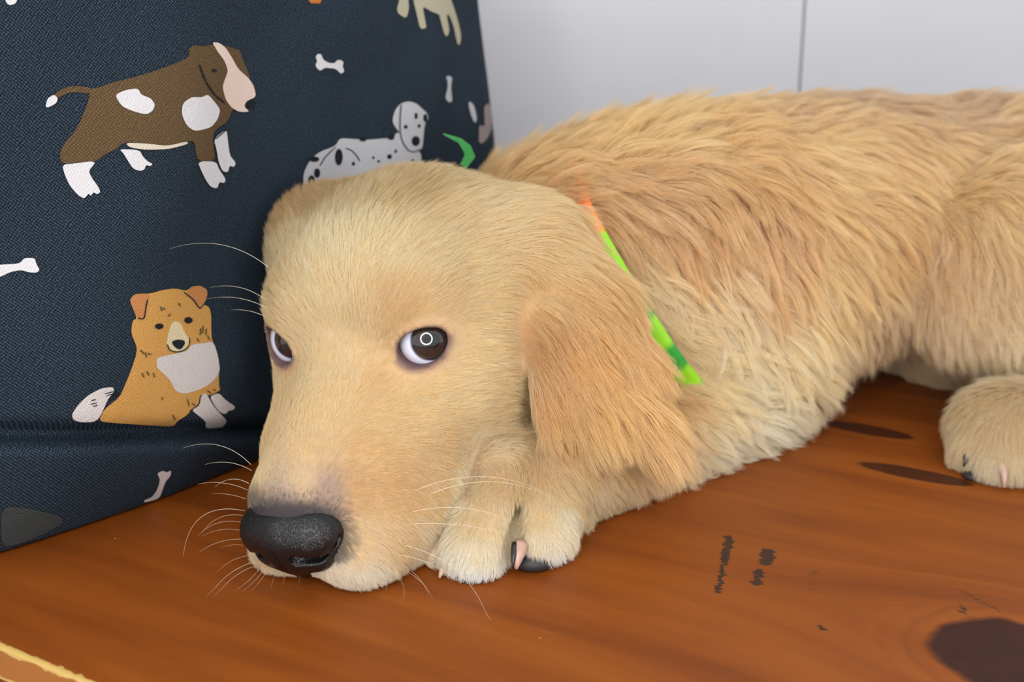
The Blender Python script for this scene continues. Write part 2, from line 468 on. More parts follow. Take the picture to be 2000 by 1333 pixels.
# head
hell((0, -4.6, .3), (4.9, 5.2, 4.25), k=.02)
hell((0, -1.5, .6), (3.5, 2.7, 3.1), k=.02)
hell((-4.2, -6.0, -.1), (2.4, 2.6, 2.7), k=.02)
hell((4.3, -5.2, 1.0), (2.0, 2.4, 2.9), k=.02)
for s in (-1, 1):
    hell((s * 2.3, -.8, 1.2), (1.5, 1.4, 1.2), k=.012)
    hell((s * 3.4, -3.0, -2.4), (2.0, 3.4, 3.2), k=.016)
    hell((s * 2.5, .1, -2.6), (1.4, 1.8, 1.6), k=.014)
    hell((s * 2.0, 2.0, -3.1), (1.45, 2.2, 1.6), k=.014)
hcone((0, .6, -2.2), (0, 5.05, -4.0), 2.35, 2.28, k=.014)
hcone((0, .8, -.9), (0, 5.9, -2.95), 1.4, 1.45, k=.010)
for s in (-1, 1):
    hell((s * 1.62, 4.5, -5.45), (1.6, 2.5, 1.7), k=.010)
    hell((s * 2.1, 1.8, -5.25), (1.75, 3.0, 2.1), k=.012)
hcone((0, -2.5, -4.9), (0, 5.1, -6.85), 2.3, .95, k=.010)
# ears
def earcone(a, b, ra, rb, k): body.append(Cone(a, b, ra, rb, k))
earcone(W(1050, 620, .470), W(1096, 832, .463), .0080, .0075, .006)
earcone(W(1110, 560, .484), W(1180, 862, .466), .0100, .0080, .010)
earcone(W(1175, 600, .495), W(1278, 872, .475), .0100, .0080, .010)
earcone(W(1150, 660, .486), W(1240, 720, .490), .0090, .0080, .012)
earcone(W(1150, 795, .471), W(1255, 835, .476), .0080, .0080, .010)
earcone(W(1050, 490, .494), W(1150, 580, .490), .0150, .0110, .018)
for s in (1,):
    hcone((4.4, -4.6, .8), (4.9, -4.8, -4.0), .9, .8, k=.008)
    hcone((4.4, -6.4, 1.0), (5.0, -6.4, -4.5), 1.0, .8, k=.010)
# near front leg and paw
body.append(Cone(W(1120, 918, .498), W(1390, 820, .574), .0220, .026, k=.012))
body.append(Ell(W(1045, 935, .482), (.024, .022, .018), k=.012))
TOES = [(W(935, 945, .476), W(858, 1078, .4565), .011, .0090), (W(980, 935, .470), W(928, 1080, .4475), .0140, .0122),
        (W(1064, 945, .472), W(1058, 1048, .4575), .0140, .0125), (W(1110, 950, .486), W(1106, 1004, .4790), .012, .0092)]
for a, b, ra, rb in TOES: body.append(Cone(a, b, ra, rb, k=.0022))
body.append(Cone(W(1003, 985, .4580), W(1000, 1090, .4420), .0035, .0050, k=.004, op='-'))
# far front leg, tucked under the chest
body.append(Cone(W(1150, 800, .60), W(1000, 900, .535), .024, .020, k=.012))
body.append(Ell(W(960, 905, .525), (.03, .026, .017), k=.01))
# near hind leg
body.append(Ell(W(1985, 525, .598), (.052, .036, .054), k=.007))
body.append(Cone(W(1910, 620, .590), W(2080, 690, .582), .020, .026, k=.012))
body.append(Cone(W(2240, 800, .60), W(2020, 850, .557), .018, .021, k=.010))
body.append(Ell(W(1975, 845, .548), (.026, .028, .021), k=.010))
HTOES = [(W(1930, 850, .552), W(1908, 885, .5425), .014, .0115), (W(1966, 860, .545), W(1952, 912, .532), .0140, .0120),
         (W(2015, 865, .544), W(2020, 925, .529), .0145, .0125), (W(2070, 860, .55), W(2090, 915, .535), .013, .0115)]
for a, b, ra, rb in HTOES: body.append(Cone(a, b, ra, rb, k=.0035))
# far hind leg
body.append(Cone(W(2000, 600, .70), W(1850, 690, .665), .026, .02, k=.02))
body.append(Ell(W(1850, 640, .690), (.050, .022, .040), k=.02))
# eyes: lids round a socket
EYES = []
for s in (-1, 1):
    E0 = H(s * EX, -.2, 0)
    c = np.array([s * .36, .92, .06]); c /= np.linalg.norm(c)
    a = np.cross(np.array([0, 0, 1.]), c); a /= np.linalg.norm(a)
    b = np.cross(c, a)
    if s < 0: a = -a                      # a points to the outer corner
    if s > 0: a = a
    out = a if a[0] * s > 0 else -a
    tl = math.radians(13)
    a2 = out * math.cos(tl) + b * math.sin(tl); b2 = np.cross(c, a2)
    if b2[2] < 0: b2 = -b2
    fr = np.stack([HR @ a2, HR @ b2, HR @ c], 1)     # columns: outer corner, up, axis
    EYES.append((E0, fr, s))
ER = .0105
for E0, fr, s in EYES:
    body.append(Ell(E0, ER + .0012, k=.007))
    def opening(p, E0=E0, fr=fr):
        q = (p - E0) @ fr
        a, b, c = q[..., 0], q[..., 1] - .0012, q[..., 2]
        up = .0069
        r = (np.abs(a / .0094) ** 1.9 + np.abs(b / up) ** 2) ** .5
        d = (r - 1) * .0064
        return np.maximum(d, -c + .001)
    body.append(Func(opening, E0 - .016, E0 + .016, k=.0010, op='-'))
# nothing sinks into the bench
body.append(Func(lambda p: -(p[..., 2] - .0012), (-.3, .2, -.1), (.7, .9, .03), k=.004, op='&'))

vox = .0016
P, Q = sdf_mesh(body, (-.13, .34, -.004), (.50, .78, .165), vox)
bme = mesh('body', P, Q, True)

BVH = BVHTree.FromPolygons([tuple(p) for p in P.tolist()], Q.tolist())
CAMP = Vector((0, 0, CAMH))
def pick(px, py):
    """the point of the body seen at a photo pixel, and its outward normal"""
    d = Vector(W(px, py, 1.0)) - CAMP
    loc, nor, i, dist = BVH.ray_cast(CAMP, d.normalized())
    return loc, nor
# guides for the coat: where (photo pixel), growth direction in the picture (degrees, 0 right, 90 up), length cm, lift, colour
GUIDES = [
    # bridge, forehead, crown
    (585, 945, 82, .25, .30, (216, 176, 122)), (560, 968, 88, .18, .30, (170, 140, 110)), (640, 968, 60, .18, .3, (170, 138, 108)), (600, 880, 84, .35, .30, (222, 178, 118)), (640, 800, 84, .42, .30, (226, 184, 124)), (665, 720, 86, .5, .30, (228, 188, 130)),
    (690, 620, 90, .6, .30, (228, 190, 134)), (620, 600, 112, .6, .30, (228, 190, 134)), (570, 600, 128, .6, .30, (224, 184, 126)), (540, 590, 150, .6, .30, (214, 170, 108)),
    (640, 480, 108, .7, .30, (228, 194, 140)), (700, 480, 92, .7, .30, (228, 194, 140)), (770, 500, 62, .7, .30, (226, 190, 134)), (560, 480, 128, .8, .32, (224, 186, 128)),
    (850, 500, 40, .8, .30, (224, 186, 128)), (930, 540, 20, .8, .28, (224, 184, 124)), (780, 590, 64, .5, .3, (218, 170, 108)), (860, 590, 30, .6, .28, (220, 176, 116)), (940, 610, 5, .7, .26, (226, 184, 122)),
    (700, 390, 95, 0.8, .45, (206, 164, 106)), (800, 380, 62, 0.8, .42, (198, 154, 92)), (620, 400, 118, 0.8, .45, (198, 152, 90)), (880, 420, 40, 0.8, .36, (220, 178, 118)), (960, 440, 20, 0.9, .34, (222, 182, 124)),
    (560, 420, 130, 0.8, .5, (190, 138, 76)), (535, 450, 150, 0.8, .5, (198, 150, 90)),
    # cheeks and muzzle
    (560, 745, 115, .4, .3, (222, 178, 118)), (540, 800, 118, .4, .3, (222, 176, 114)), (520, 880, 120, .4, .3, (220, 172, 108)), (495, 950, 130, .35, .3, (222, 178, 120)),
    (740, 760, 40, .35, .3, (222, 174, 110)), (760, 830, 12, .45, .3, (224, 178, 116)), (840, 800, 2, .5, .3, (226, 184, 122)), (920, 760, 8, .6, .3, (230, 190, 130)), (940, 690, 4, .6, .28, (230, 190, 130)),
    (980, 740, 0, .6, .3, (226, 184, 124)), (960, 820, -6, .6, .3, (222, 180, 120)), (860, 880, -12, .5, .3, (222, 176, 114)), (720, 880, 10, .4, .3, (218, 168, 102)), (700, 960, -15, .35, .3, (216, 164, 98)),
    (780, 960, -20, .45, .3, (216, 164, 98)), (850, 970, -28, .5, .3, (222, 174, 112)), (700, 1060, -35, .35, .35, (224, 182, 126)), (780, 1060, -40, .45, .35, (222, 178, 120)), (840, 1060, -45, .5, .4, (222, 180, 126)),
    (660, 1120, -60, .3, .4, (226, 198, 164)), (620, 1150, -80, .35, .5, (232, 214, 196)), (540, 1140, -105, .35, .5, (226, 204, 184)), (720, 1140, -60, .4, .5, (232, 208, 178)), (500, 1105, -140, .3, .45, (220, 190, 160)), (485, 985, 165, .3, .35, (218, 176, 122)),
    (880, 1000, -40, .5, .4, (234, 204, 160)), (905, 945, -30, .5, .4, (232, 200, 154)), (950, 885, -20, .5, .4, (228, 192, 142)), (855, 1075, -50, .5, .4, (234, 208, 170)),
    # near ear
    (1040, 570, -45, 1.0, .22, (214, 164, 98)), (1090, 500, -22, 1.1, .22, (216, 172, 110)), (1150, 570, -42, 1.3, .20, (204, 152, 84)), (1060, 660, -62, 1.2, .20, (190, 134, 70)), (1075, 760, -76, 1.4, .20, (194, 140, 76)),
    (1140, 680, -60, 1.5, .20, (200, 144, 74)), (1220, 660, -55, 1.6, .20, (200, 148, 82)), (1110, 830, -76, 1.0, .20, (208, 156, 88)), (1180, 800, -68, 1.6, .20, (204, 152, 82)), (1260, 780, -62, 1.8, .2, (202, 150, 82)),
    (1160, 890, -66, 1.0, .25, (214, 166, 102)), (1240, 890, -58, 1.3, .25, (212, 164, 100)), (1300, 860, -52, 1.7, .3, (208, 158, 94)), (1290, 740, -56, 1.8, .25, (196, 144, 82)),
    # front paw and foreleg
    (960, 930, -115, .7, .3, (218, 174, 114)), (1030, 920, -95, .8, .3, (216, 170, 110)), (930, 1010, -100, .45, .3, (226, 188, 132)), (970, 1010, -92, .45, .3, (228, 190, 136)), (1050, 1000, -85, .45, .3, (226, 188, 132)), (1120, 960, -65, .8, .3, (216, 172, 112)),
    (930, 1085, -96, .45, .35, (234, 208, 170)), (920, 1120, -95, .55, .4, (244, 236, 228)), (1050, 1070, -80, .5, .35, (234, 206, 166)), (1110, 1030, -62, 0.5, .4, (232, 206, 168)), (1160, 985, -50, 0.6, .4, (222, 186, 134)), (870, 1080, -110, .5, .35, (230, 208, 176)), (1060, 1100, -80, .5, .4, (244, 236, 228)),
    # neck, shoulder, chest
    (1020, 330, 28, 1.9, .42, (200, 152, 88)), (1100, 300, 30, 2.2, .50, (202, 154, 90)), (1120, 400, -8, 2.0, .35, (194, 144, 82)), (1200, 300, 30, 2.4, .50, (206, 158, 94)), (1180, 430, -50, 2.2, .30, (196, 148, 90)), (1250, 380, -35, 2.3, .35, (190, 144, 88)),
    (1300, 280, 20, 2.4, .50, (206, 160, 96)), (1260, 540, -28, 2.0, .32, (214, 174, 118)), (1330, 480, -62, 2.2, .32, (192, 142, 82)), (1380, 580, -30, 2.0, .30, (218, 180, 128)), (1350, 700, -8, 1.8, .30, (226, 186, 124)), (1460, 640, -24, 2.0, .32, (218, 182, 130)),
    (1400, 800, -6, 1.6, .32, (226, 188, 130)), (1470, 760, -10, 1.8, .32, (228, 196, 146)), (1420, 870, -12, 1.5, .35, (226, 200, 160)), (1500, 820, -20, 1.7, .38, (228, 202, 162)), (1400, 380, -70, 2.3, .40, (194, 146, 86)), (1420, 290, 40, 2.3, .5, (200, 150, 86)),
    # back, flank, belly
    (1520, 230, 12, 2.0, .35, (188, 146, 92)), (1640, 200, 0, 2.0, .25, (176, 138, 92)), (1780, 200, -4, 2.0, .22, (178, 140, 96)), (1900, 225, 8, 2.2, .3, (180, 142, 96)), (1980, 250, 20, 2.2, .45, (200, 156, 98)), (1500, 330, -40, 2.2, .35, (194, 146, 84)), (1600, 300, -5, 2.0, .28, (206, 160, 98)),
    (1500, 450, -62, 2.2, .32, (190, 142, 86)), (1500, 540, -40, 2.2, .32, (196, 148, 88)), (1620, 420, -22, 2.1, .28, (204, 156, 92)), (1720, 350, -35, 2.0, .28, (202, 154, 92)), (1700, 480, -48, 2.0, .28, (206, 158, 94)), (1600, 560, -38, 2.1, .3, (214, 168, 104)), (1560, 680, -40, 2.2, .35, (220, 182, 126)),
    (1660, 640, -60, 2.1, .35, (210, 168, 112)), (1740, 600, -70, 1.8, .3, (206, 164, 112)), (1620, 740, -58, 2.2, .42, (214, 184, 144)), (1700, 720, -66, 2.0, .42, (208, 176, 142)), (1760, 450, -70, 1.9, .26, (196, 146, 82)),
    # hind leg and paw
    (1830, 380, -55, 1.8, .3, (208, 162, 100)), (1900, 320, -35, 1.9, .32, (206, 162, 104)), (1950, 430, -60, 1.7, .3, (212, 168, 108)), (1850, 500, -72, 1.5, .28, (206, 160, 104)), (1930, 560, -76, 1.5, .3, (208, 166, 110)), (1880, 640, -78, 1.4, .32, (212, 172, 122)), (1960, 660, -84, 1.4, .34, (212, 176, 126)), (1920, 720, -86, 1.2, .4, (210, 178, 134)),
    (1920, 790, -85, .8, .28, (212, 170, 112)), (1880, 850, -95, .7, .28, (218, 178, 124)), (1960, 860, -80, .7, .28, (216, 176, 122)), (1930, 920, -90, .6, .32, (222, 190, 146)), (1990, 930, -80, .6, .32, (222, 188, 140)),
]
gp, gd, gl, gf, gc = [], [], [], [], []
for (px, py, an, L, lf, c) in GUIDES:
    loc, nor = pick(px, py)
    if loc is None:
        print('guide missed', px, py); continue
    d = np.array([math.cos(math.radians(an)), math.sin(math.radians(an)) * SP, math.sin(math.radians(an)) * CP])
    nn = np.array(nor); d = d - nn * (d @ nn) * 1.0
    d /= np.linalg.norm(d) + 1e-9
    gp.append(np.array(loc)); gd.append(d); gl.append(L * .01); gf.append(lf); gc.append(np.array(lin(c[0], c[1], .86 * c[2] + 27)))
gp, gd, gl, gf, gc = map(np.array, (gp, gd, gl, gf, gc))
def coat(p):
    """interpolated growth direction, length, lift and colour of the coat at points p"""
    D = np.empty((len(p), 3)); L = np.empty(len(p)); F = np.empty(len(p)); C = np.empty((len(p), 3))
    for i in range(0, len(p), 40000):
        q = p[i:i + 40000]
        d2 = ((q[:, None, :] - gp[None]) ** 2).sum(-1)
        w = 1 / (d2 + .004 ** 2) ** 2.2
        w /= w.sum(1, keepdims=True)
        D[i:i + 40000] = w @ gd; L[i:i + 40000] = w @ gl; F[i:i + 40000] = w @ gf; C[i:i + 40000] = w @ gc
    return D, L, F, C
WK = [(rng.normal(size=(3, 3)) * f, rng.uniform(0, 6.28, 3)) for f in (60, 60, 130, 130, 300, 300)]
def swirl(p, which):
    out = np.zeros((len(p), 3))
    for k in which:
        A, ph = WK[k]
        out += np.sin(p @ A.T + ph) * .6
    return out
def eye_r(p):
    """1 at the lid margin, larger outside; smallest over both eyes"""
    r = np.full(len(p), 99.)
    for E0, fr, s in EYES:
        q = (p - E0) @ fr
        rr = np.sqrt((q[:, 0] / .0094) ** 2 + ((q[:, 1] - .0012) / .0069) ** 2)
        rr = np.where(q[:, 1] > .001, 1 + (rr - 1) * 1.7, rr)
        rr = np.where((q[:, 2] > 0) & (np.linalg.norm(q, axis=1) < .028), rr, 99.)
        r = np.minimum(r, rr)
    return r
def nose_r(p):
    q = Hl(p)
    return np.sqrt((q[:, 0] / 1.95) ** 2 + ((q[:, 1] - NY) / 1.5) ** 2 + ((q[:, 2] - NZ - .05) / 1.35) ** 2)

NRM = sdf_grad(body, P)
Dv, Lv, Fv, Cv = coat(P)
er, nr = eye_r(P), nose_r(P)
skin = Cv ** .85 * .66
m = np.clip((1.36 - er) / .28, 0, 1)[:, None]
skin = skin * (1 - m) + np.array(lin(104, 80, 78)) * m
m = np.clip((1.0 - er) / .05, 0, 1)[:, None]
skin = skin * (1 - m) + np.array(lin(28, 20, 20)) * m
m = np.clip((1.28 - nr) / .2, 0, 1)[:, None]
skin = skin * (1 - m) + np.array(lin(60, 54, 56)) * m
ca = bme.color_attributes.new('coat', 'FLOAT_COLOR', 'POINT')
ca.data.foreach_set('color', np.concatenate([skin, np.ones((len(skin), 1))], 1).astype(np.float32).ravel())
t = NT('skin_and_undercoat')
t.set(Base_Color=t.new('ShaderNodeAttribute', attribute_name='coat').outputs['Color'], Roughness=.75)
t.b.inputs['Specular IOR Level'].default_value = .2
M_skin = t.m
puppy = link('puppy', bme, M_skin)
tag(puppy, 'golden retriever puppy lying on the bench with its chin beside its front paw', 'dog')

# ------------------------------------------------------------------ fur
def make_fur(N, seed):
    r = np.random.default_rng(seed)
    T = np.concatenate([Q[:, [0, 1, 2]], Q[:, [0, 2, 3]]])
    A, Bq, Cq = P[T[:, 0]], P[T[:, 1]], P[T[:, 2]]
    ar = np.linalg.norm(np.cross(Bq - A, Cq - A), axis=1) / 2
    cen = (A + Bq + Cq) / 3; nf = NRM[T].mean(1)
    view = np.array([0, 0, CAMH]) - cen; view /= np.linalg.norm(view, axis=1, keepdims=True)
    fac = (nf * view).sum(1)
    w = ar * np.where(fac > -.35, 1.0, .22)
    Lf = Lv[T].mean(1)
    w *= (.010 / (Lf + .003)) ** 1.2
    px = to_px(cen)
    w *= np.where((px[:, 0] > 2150), .3, 1.0)
    w *= np.where(cen[:, 2] < .0022, .15, 1.0)
    w *= np.clip((eye_r(cen) - 1.02) / .10, 0, 1) * np.clip((nose_r(cen) - .88) / .08, 0, 1)
    tri = r.choice(len(T), N, p=w / w.sum())
    u, v = r.random(N), r.random(N); f = u + v > 1; u[f], v[f] = 1 - u[f], 1 - v[f]
    Tn = T[tri]
    b0 = (1 - u - v)[:, None]; b1 = u[:, None]; b2 = v[:, None]
    R = P[Tn[:, 0]] * b0 + P[Tn[:, 1]] * b1 + P[Tn[:, 2]] * b2
    n = NRM[Tn[:, 0]] * b0 + NRM[Tn[:, 1]] * b1 + NRM[Tn[:, 2]] * b2
    n /= np.linalg.norm(n, axis=1, keepdims=True)
    def vi(a):
        if a.ndim == 1: return a[Tn[:, 0]] * b0[:, 0] + a[Tn[:, 1]] * b1[:, 0] + a[Tn[:, 2]] * b2[:, 0]
        return a[Tn[:, 0]] * b0 + a[Tn[:, 1]] * b1 + a[Tn[:, 2]] * b2
    D, L, F, C = vi(Dv), vi(Lv), vi(Fv), vi(Cv)
    long_ = np.clip((L - .008) / .012, 0, 1)
    # clumps
    nc = N // 22
    ci = r.choice(N, nc, replace=False)
    from mathutils.kdtree import KDTree
    kd = KDTree(nc)
    for k, p in enumerate(R[ci].tolist()): kd.insert(p, k)
    kd.balance()
    own = np.fromiter((kd.find(p)[1] for p in R.tolist()), np.int64, N)
    er = eye_r(R)
    L = L * np.clip((er - .95) / 1.1, .18, 1)
    cj = r.normal(size=(nc, 3)); cl = r.normal(size=nc)
    D = D + swirl(R, (0, 1)) * (.10 + .20 * long_)[:, None] + swirl(R, (2, 3)) * (.06 + .14 * long_)[:, None] + cj[own] * (.07 + .12 * long_)[:, None] + r.normal(size=(N, 3)) * .07
    D -= n * (D * n).sum(1, keepdims=True)
    D /= np.linalg.norm(D, axis=1, keepdims=True) + 1e-9
    L = L * np.clip(1 + .16 * r.normal(size=N) + .12 * long_ * cl[own], .45, 1.6)
    lift = np.clip(F + .06 * r.normal(size=N) + .05 * cl[own], .08, .9)
    K = 6
    pts = np.empty((N, K, 3)); pts[:, 0] = R - n * .0004
    curl = swirl(R * 1.0, (4, 5)) * (.10 + .22 * long_)[:, None]
    for k in range(1, K):
        tt = (k - .5) / (K - 1)
        up = lift * (1.45 - 1.25 * tt)
        d = D * np.sqrt(np.clip(1 - up ** 2, .05, 1))[:, None] + n * up[:, None] + curl * tt
        d[:, 2] -= .25 * tt * long_
        d /= np.linalg.norm(d, axis=1, keepdims=True)
        pts[:, k] = pts[:, k - 1] + d * (L / (K - 1))[:, None]
    # pull tips towards the clump's own guide hair
    g = pts[ci][own]
    cs = (.30 + .38 * long_)
    for k in range(1, K):
        a = cs * (k / (K - 1)) ** 1.3
        pts[:, k] += (g[:, k] - pts[:, k]) * a[:, None]
    pts[:, :, 2] = np.maximum(pts[:, :, 2], .0006 + .0008 * r.random(N)[:, None])
    # colour: per clump and per hair variety
    v = 1 + (.02 + .05 * long_) * cl[own] + .07 * r.normal(size=N)
    hue = .035 * cj[own][:, 0] + .03 * r.normal(size=N)
    C = C * np.clip(v, .72, 1.3)[:, None] * np.stack([1 + hue * .3, 1 - hue * .3, 1 - hue * 1.6], 1)
    # reflectance of the coat -> albedo of one hair (light scatters many times between the hairs)
    C = 1 - (1 - np.clip(C, 0, .985)) ** (np.array([1.4, 1.95, 2.2]) + long_[:, None] * np.array([1.1, .85, .75]))
    nr = nose_r(R)
    m = np.clip((1.42 - nr) / .3, 0, 1)[:, None] * .75 * (Hl(R)[:, 2] > NZ - .9)[:, None]
    C = C * (1 - m) + np.array(lin(92, 84, 84)) * m
    m = np.clip((1.36 - er) / .30, 0, 1)[:, None] * .55
    C = C * (1 - m) + np.array(lin(110, 84, 72)) * m
    rad = (.000042 + .000034 * long_) * (.8 + .4 * r.random(N))
    prof = np.array([1, .95, .85, .7, .45, .12])
    return pts, C, rad[:, None] * prof
def curves(name, pts, colr, rad, mat, parent):
    N, K = pts.shape[:2]
    cu = bpy.data.hair_curves.new(name)
    cu.add_curves([K] * N)
    cu.attributes['position'].data.foreach_set('vector', np.ascontiguousarray(pts, np.float32).ravel())
    ra = cu.attributes.get('radius') or cu.attributes.new('radius', 'FLOAT', 'POINT')
    ra.data.foreach_set('value', np.ascontiguousarray(rad, np.float32).ravel())
    if colr is not None:
        at = cu.attributes.new('tint', 'FLOAT_COLOR', 'CURVE')
        at.data.foreach_set('color', np.concatenate([np.clip(colr, 0, 1), np.ones((N, 1))], 1).astype(np.float32).ravel())
    cu.materials.append(mat)
    o = bpy.data.objects.new(name, cu); col.objects.link(o)
    if parent is not None: o.parent = parent
    return o
t = NT('golden_fur')
tint = t.new('ShaderNodeAttribute', attribute_name='tint').outputs['Color']
hi = t.new('ShaderNodeHairInfo')
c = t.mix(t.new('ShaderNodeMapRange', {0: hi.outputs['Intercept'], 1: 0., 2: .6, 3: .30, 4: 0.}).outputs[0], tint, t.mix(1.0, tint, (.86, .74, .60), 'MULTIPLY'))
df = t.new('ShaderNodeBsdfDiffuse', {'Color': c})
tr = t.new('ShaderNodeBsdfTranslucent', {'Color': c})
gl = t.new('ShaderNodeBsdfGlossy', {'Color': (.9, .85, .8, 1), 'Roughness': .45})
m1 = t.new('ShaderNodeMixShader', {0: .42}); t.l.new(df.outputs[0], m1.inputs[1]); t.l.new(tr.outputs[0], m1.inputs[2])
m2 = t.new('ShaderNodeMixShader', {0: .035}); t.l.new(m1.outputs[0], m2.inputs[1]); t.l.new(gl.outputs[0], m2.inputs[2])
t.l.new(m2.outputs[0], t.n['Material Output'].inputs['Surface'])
M_fur = t.m
NF = 520000
pts, C, rad = make_fur(NF, 11)
fur = curves('fur', pts, C, rad, M_fur, puppy)

# ------------------------------------------------------------------ eyes
def eye_mat():
    t = NT('eye')
    co = t.new('ShaderNodeTexCoord').outputs['Object']
    sx = t.new('ShaderNodeSeparateXYZ', {0: co})
    ang = t.math('DIVIDE', t.math('ARCCOSINE', t.math('DIVIDE', sx.outputs[2], ER)), math.pi / 2)
    nz = t.noise(co, 500, 3)
    ang = t.math('ADD', ang, t.math('MULTIPLY', t.math('SUBTRACT', nz.outputs[0], .5), .012))
    c = t.ramp(ang, [(0, (.002, .002, .002)), (.17, (.003, .002, .002)), (.20, (.022, .014, .010)), (.42, (.030, .021, .016)), (.47, (.012, .012, .02)), (.505, (.30, .33, .50)), (.54, (.74, .76, .90)), (1, (.78, .76, .86))])
    t.set(Base_Color=c, Roughness=.03)
    t.b.inputs['Specular IOR Level'].default_value = .6
    t.b.inputs['Coat Weight'].default_value = .6
    t.b.inputs['Coat Roughness'].default_value = .01
    return t.m
M_eye = eye_mat()
eN = EYES[0][0]
tocam = np.array([0, 0, CAMH]) - eN; tocam /= np.linalg.norm(tocam)
rt = np.array([1., 0, 0]); rt -= tocam * (rt @ tocam); rt /= np.linalg.norm(rt); upv = np.cross(tocam, rt)
gaze = tocam * .975 + rt * .19 + upv * -.06
bm = bmesh.new(); bmesh.ops.create_uvsphere(bm, u_segments=64, v_segments=40, radius=ER)
eye_me = bpy.data.meshes.new('eye'); bm.to_mesh(eye_me); bm.free()
eye_me.polygons.foreach_set('use_smooth', np.ones(len(eye_me.polygons), bool)); eye_me.materials.append(M_eye)
for E0, fr, s in EYES:
    o = link('eye', eye_me, None, puppy); o.location = E0
    tc = np.array([0, 0, CAMH]) - E0; tc /= np.linalg.norm(tc)
    o.rotation_euler = Vector(gaze + (tc - tocam) * 1.0 - rt * (.40 if s > 0 else 0)).to_track_quat('Z', 'Y').to_euler()
    o['label'] = 'dark brown glossy eye with bluish white'

# ------------------------------------------------------------------ nose
def nell(c, r, k=.004, op='+'): return Ell(H(*c), np.array(r) * .01, HR, k, op)
def ncone(a, b, ra, rb, k=.003, op='+'): return Cone(H(*a), H(*b), ra * .01, rb * .01, k, op)
nose = [nell((0, NY - .55, NZ), (1.98, 1.15, 1.22)), nell((0, NY + .05, NZ + .05), (1.05, .72, .95), .006)]
for s in (-1, 1):
    nose += [nell((s * .98, NY - .25, NZ + .05), (.85, .80, .85), .004), nell((s * .75, NY - .35, NZ - .95), (.8, .6, .5), .005)]
nose.append(ncone((0, NY - .2, NZ - .8), (0, NY - .45, NZ - 1.75), .55, .28, .006))
for s in (-1, 1):
    nose += [ncone((s * .72, NY + .50, NZ - .42), (s * 1.30, NY + .10, NZ - .50), .27, .21, .0016, '-'), ncone((s * 1.30, NY + .10, NZ - .50), (s * 1.95, NY - .45, NZ - .12), .19, .09, .0016, '-')]
nose.append(ncone((0, NY + .85, NZ - .1), (0, NY + .25, NZ - 1.9), .10, .10, .0016, '-'))
nP, nQ = sdf_mesh(nose, H(0, NY - .5, NZ) - .028, H(0, NY - .5, NZ) + .028, .0007, 2, .02)
t = NT('black_nose_leather')
co = t.new('ShaderNodeTexCoord').outputs['Object']
vo = t.new('ShaderNodeTexVoronoi', {'Vector': co, 'Scale': 1500.0}, feature='DISTANCE_TO_EDGE')
hgt = t.new('ShaderNodeMapRange', {0: vo.outputs[0], 1: 0., 2: .25, 3: 0., 4: 1.}).outputs[0]
t.set(Base_Color=t.mix(t.noise(co, 120, 3).outputs[0], (.004, .0035, .004), (.010, .009, .010)), Roughness=.24)
t.b.inputs['Specular IOR Level'].default_value = .45
t.bump(hgt, .34, .0003)
o = link('nose', mesh('nose', nP, nQ, True), t.m, puppy); o['label'] = 'moist black nose with pebbled skin'

# ------------------------------------------------------------------ ring lamp round the camera (it shows as a white ring in the puppy's eyes)
def annulus(r0, r1, z0, z1, nseg=96):
    v, f = [], []
    for i in range(nseg):
        a = 2 * math.pi * i / nseg; c_, s_ = math.cos(a), math.sin(a)
        v += [(r0 * c_, r0 * s_, z0), (r1 * c_, r1 * s_, z0), (r1 * c_, r1 * s_, z1), (r0 * c_, r0 * s_, z1)]
        j = (i + 1) % nseg
        for k in range(4):
            f.append((4 * i + k, 4 * j + k, 4 * j + (k + 1) % 4, 4 * i + (k + 1) % 4))
    return mesh('ring', v, f)
lamp = empty('ring_lamp', (0, -.17 * CP, CAMH + .17 * SP)); lamp.rotation_euler = (math.pi / 2 - PITCH, 0, 0)
tag(lamp, 'round white ring lamp in front of the bench, mirrored in the puppy\'s eye', 'lamp')
o = link('housing', annulus(.212, .304, .0, .03), simple('white_plastic', (.8, .8, .8), .4)); o.parent = lamp
t = NT('lamp_diffuser'); t.set(Base_Color=(.9, .9, .9)); t.b.inputs['Emission Color'].default_value = (1, .985, .96, 1); t.b.inputs['Emission Strength'].default_value = 14.0
o = link('diffuser', annulus(.223, .293, -.004, -.0005), t.m); o.parent = lamp

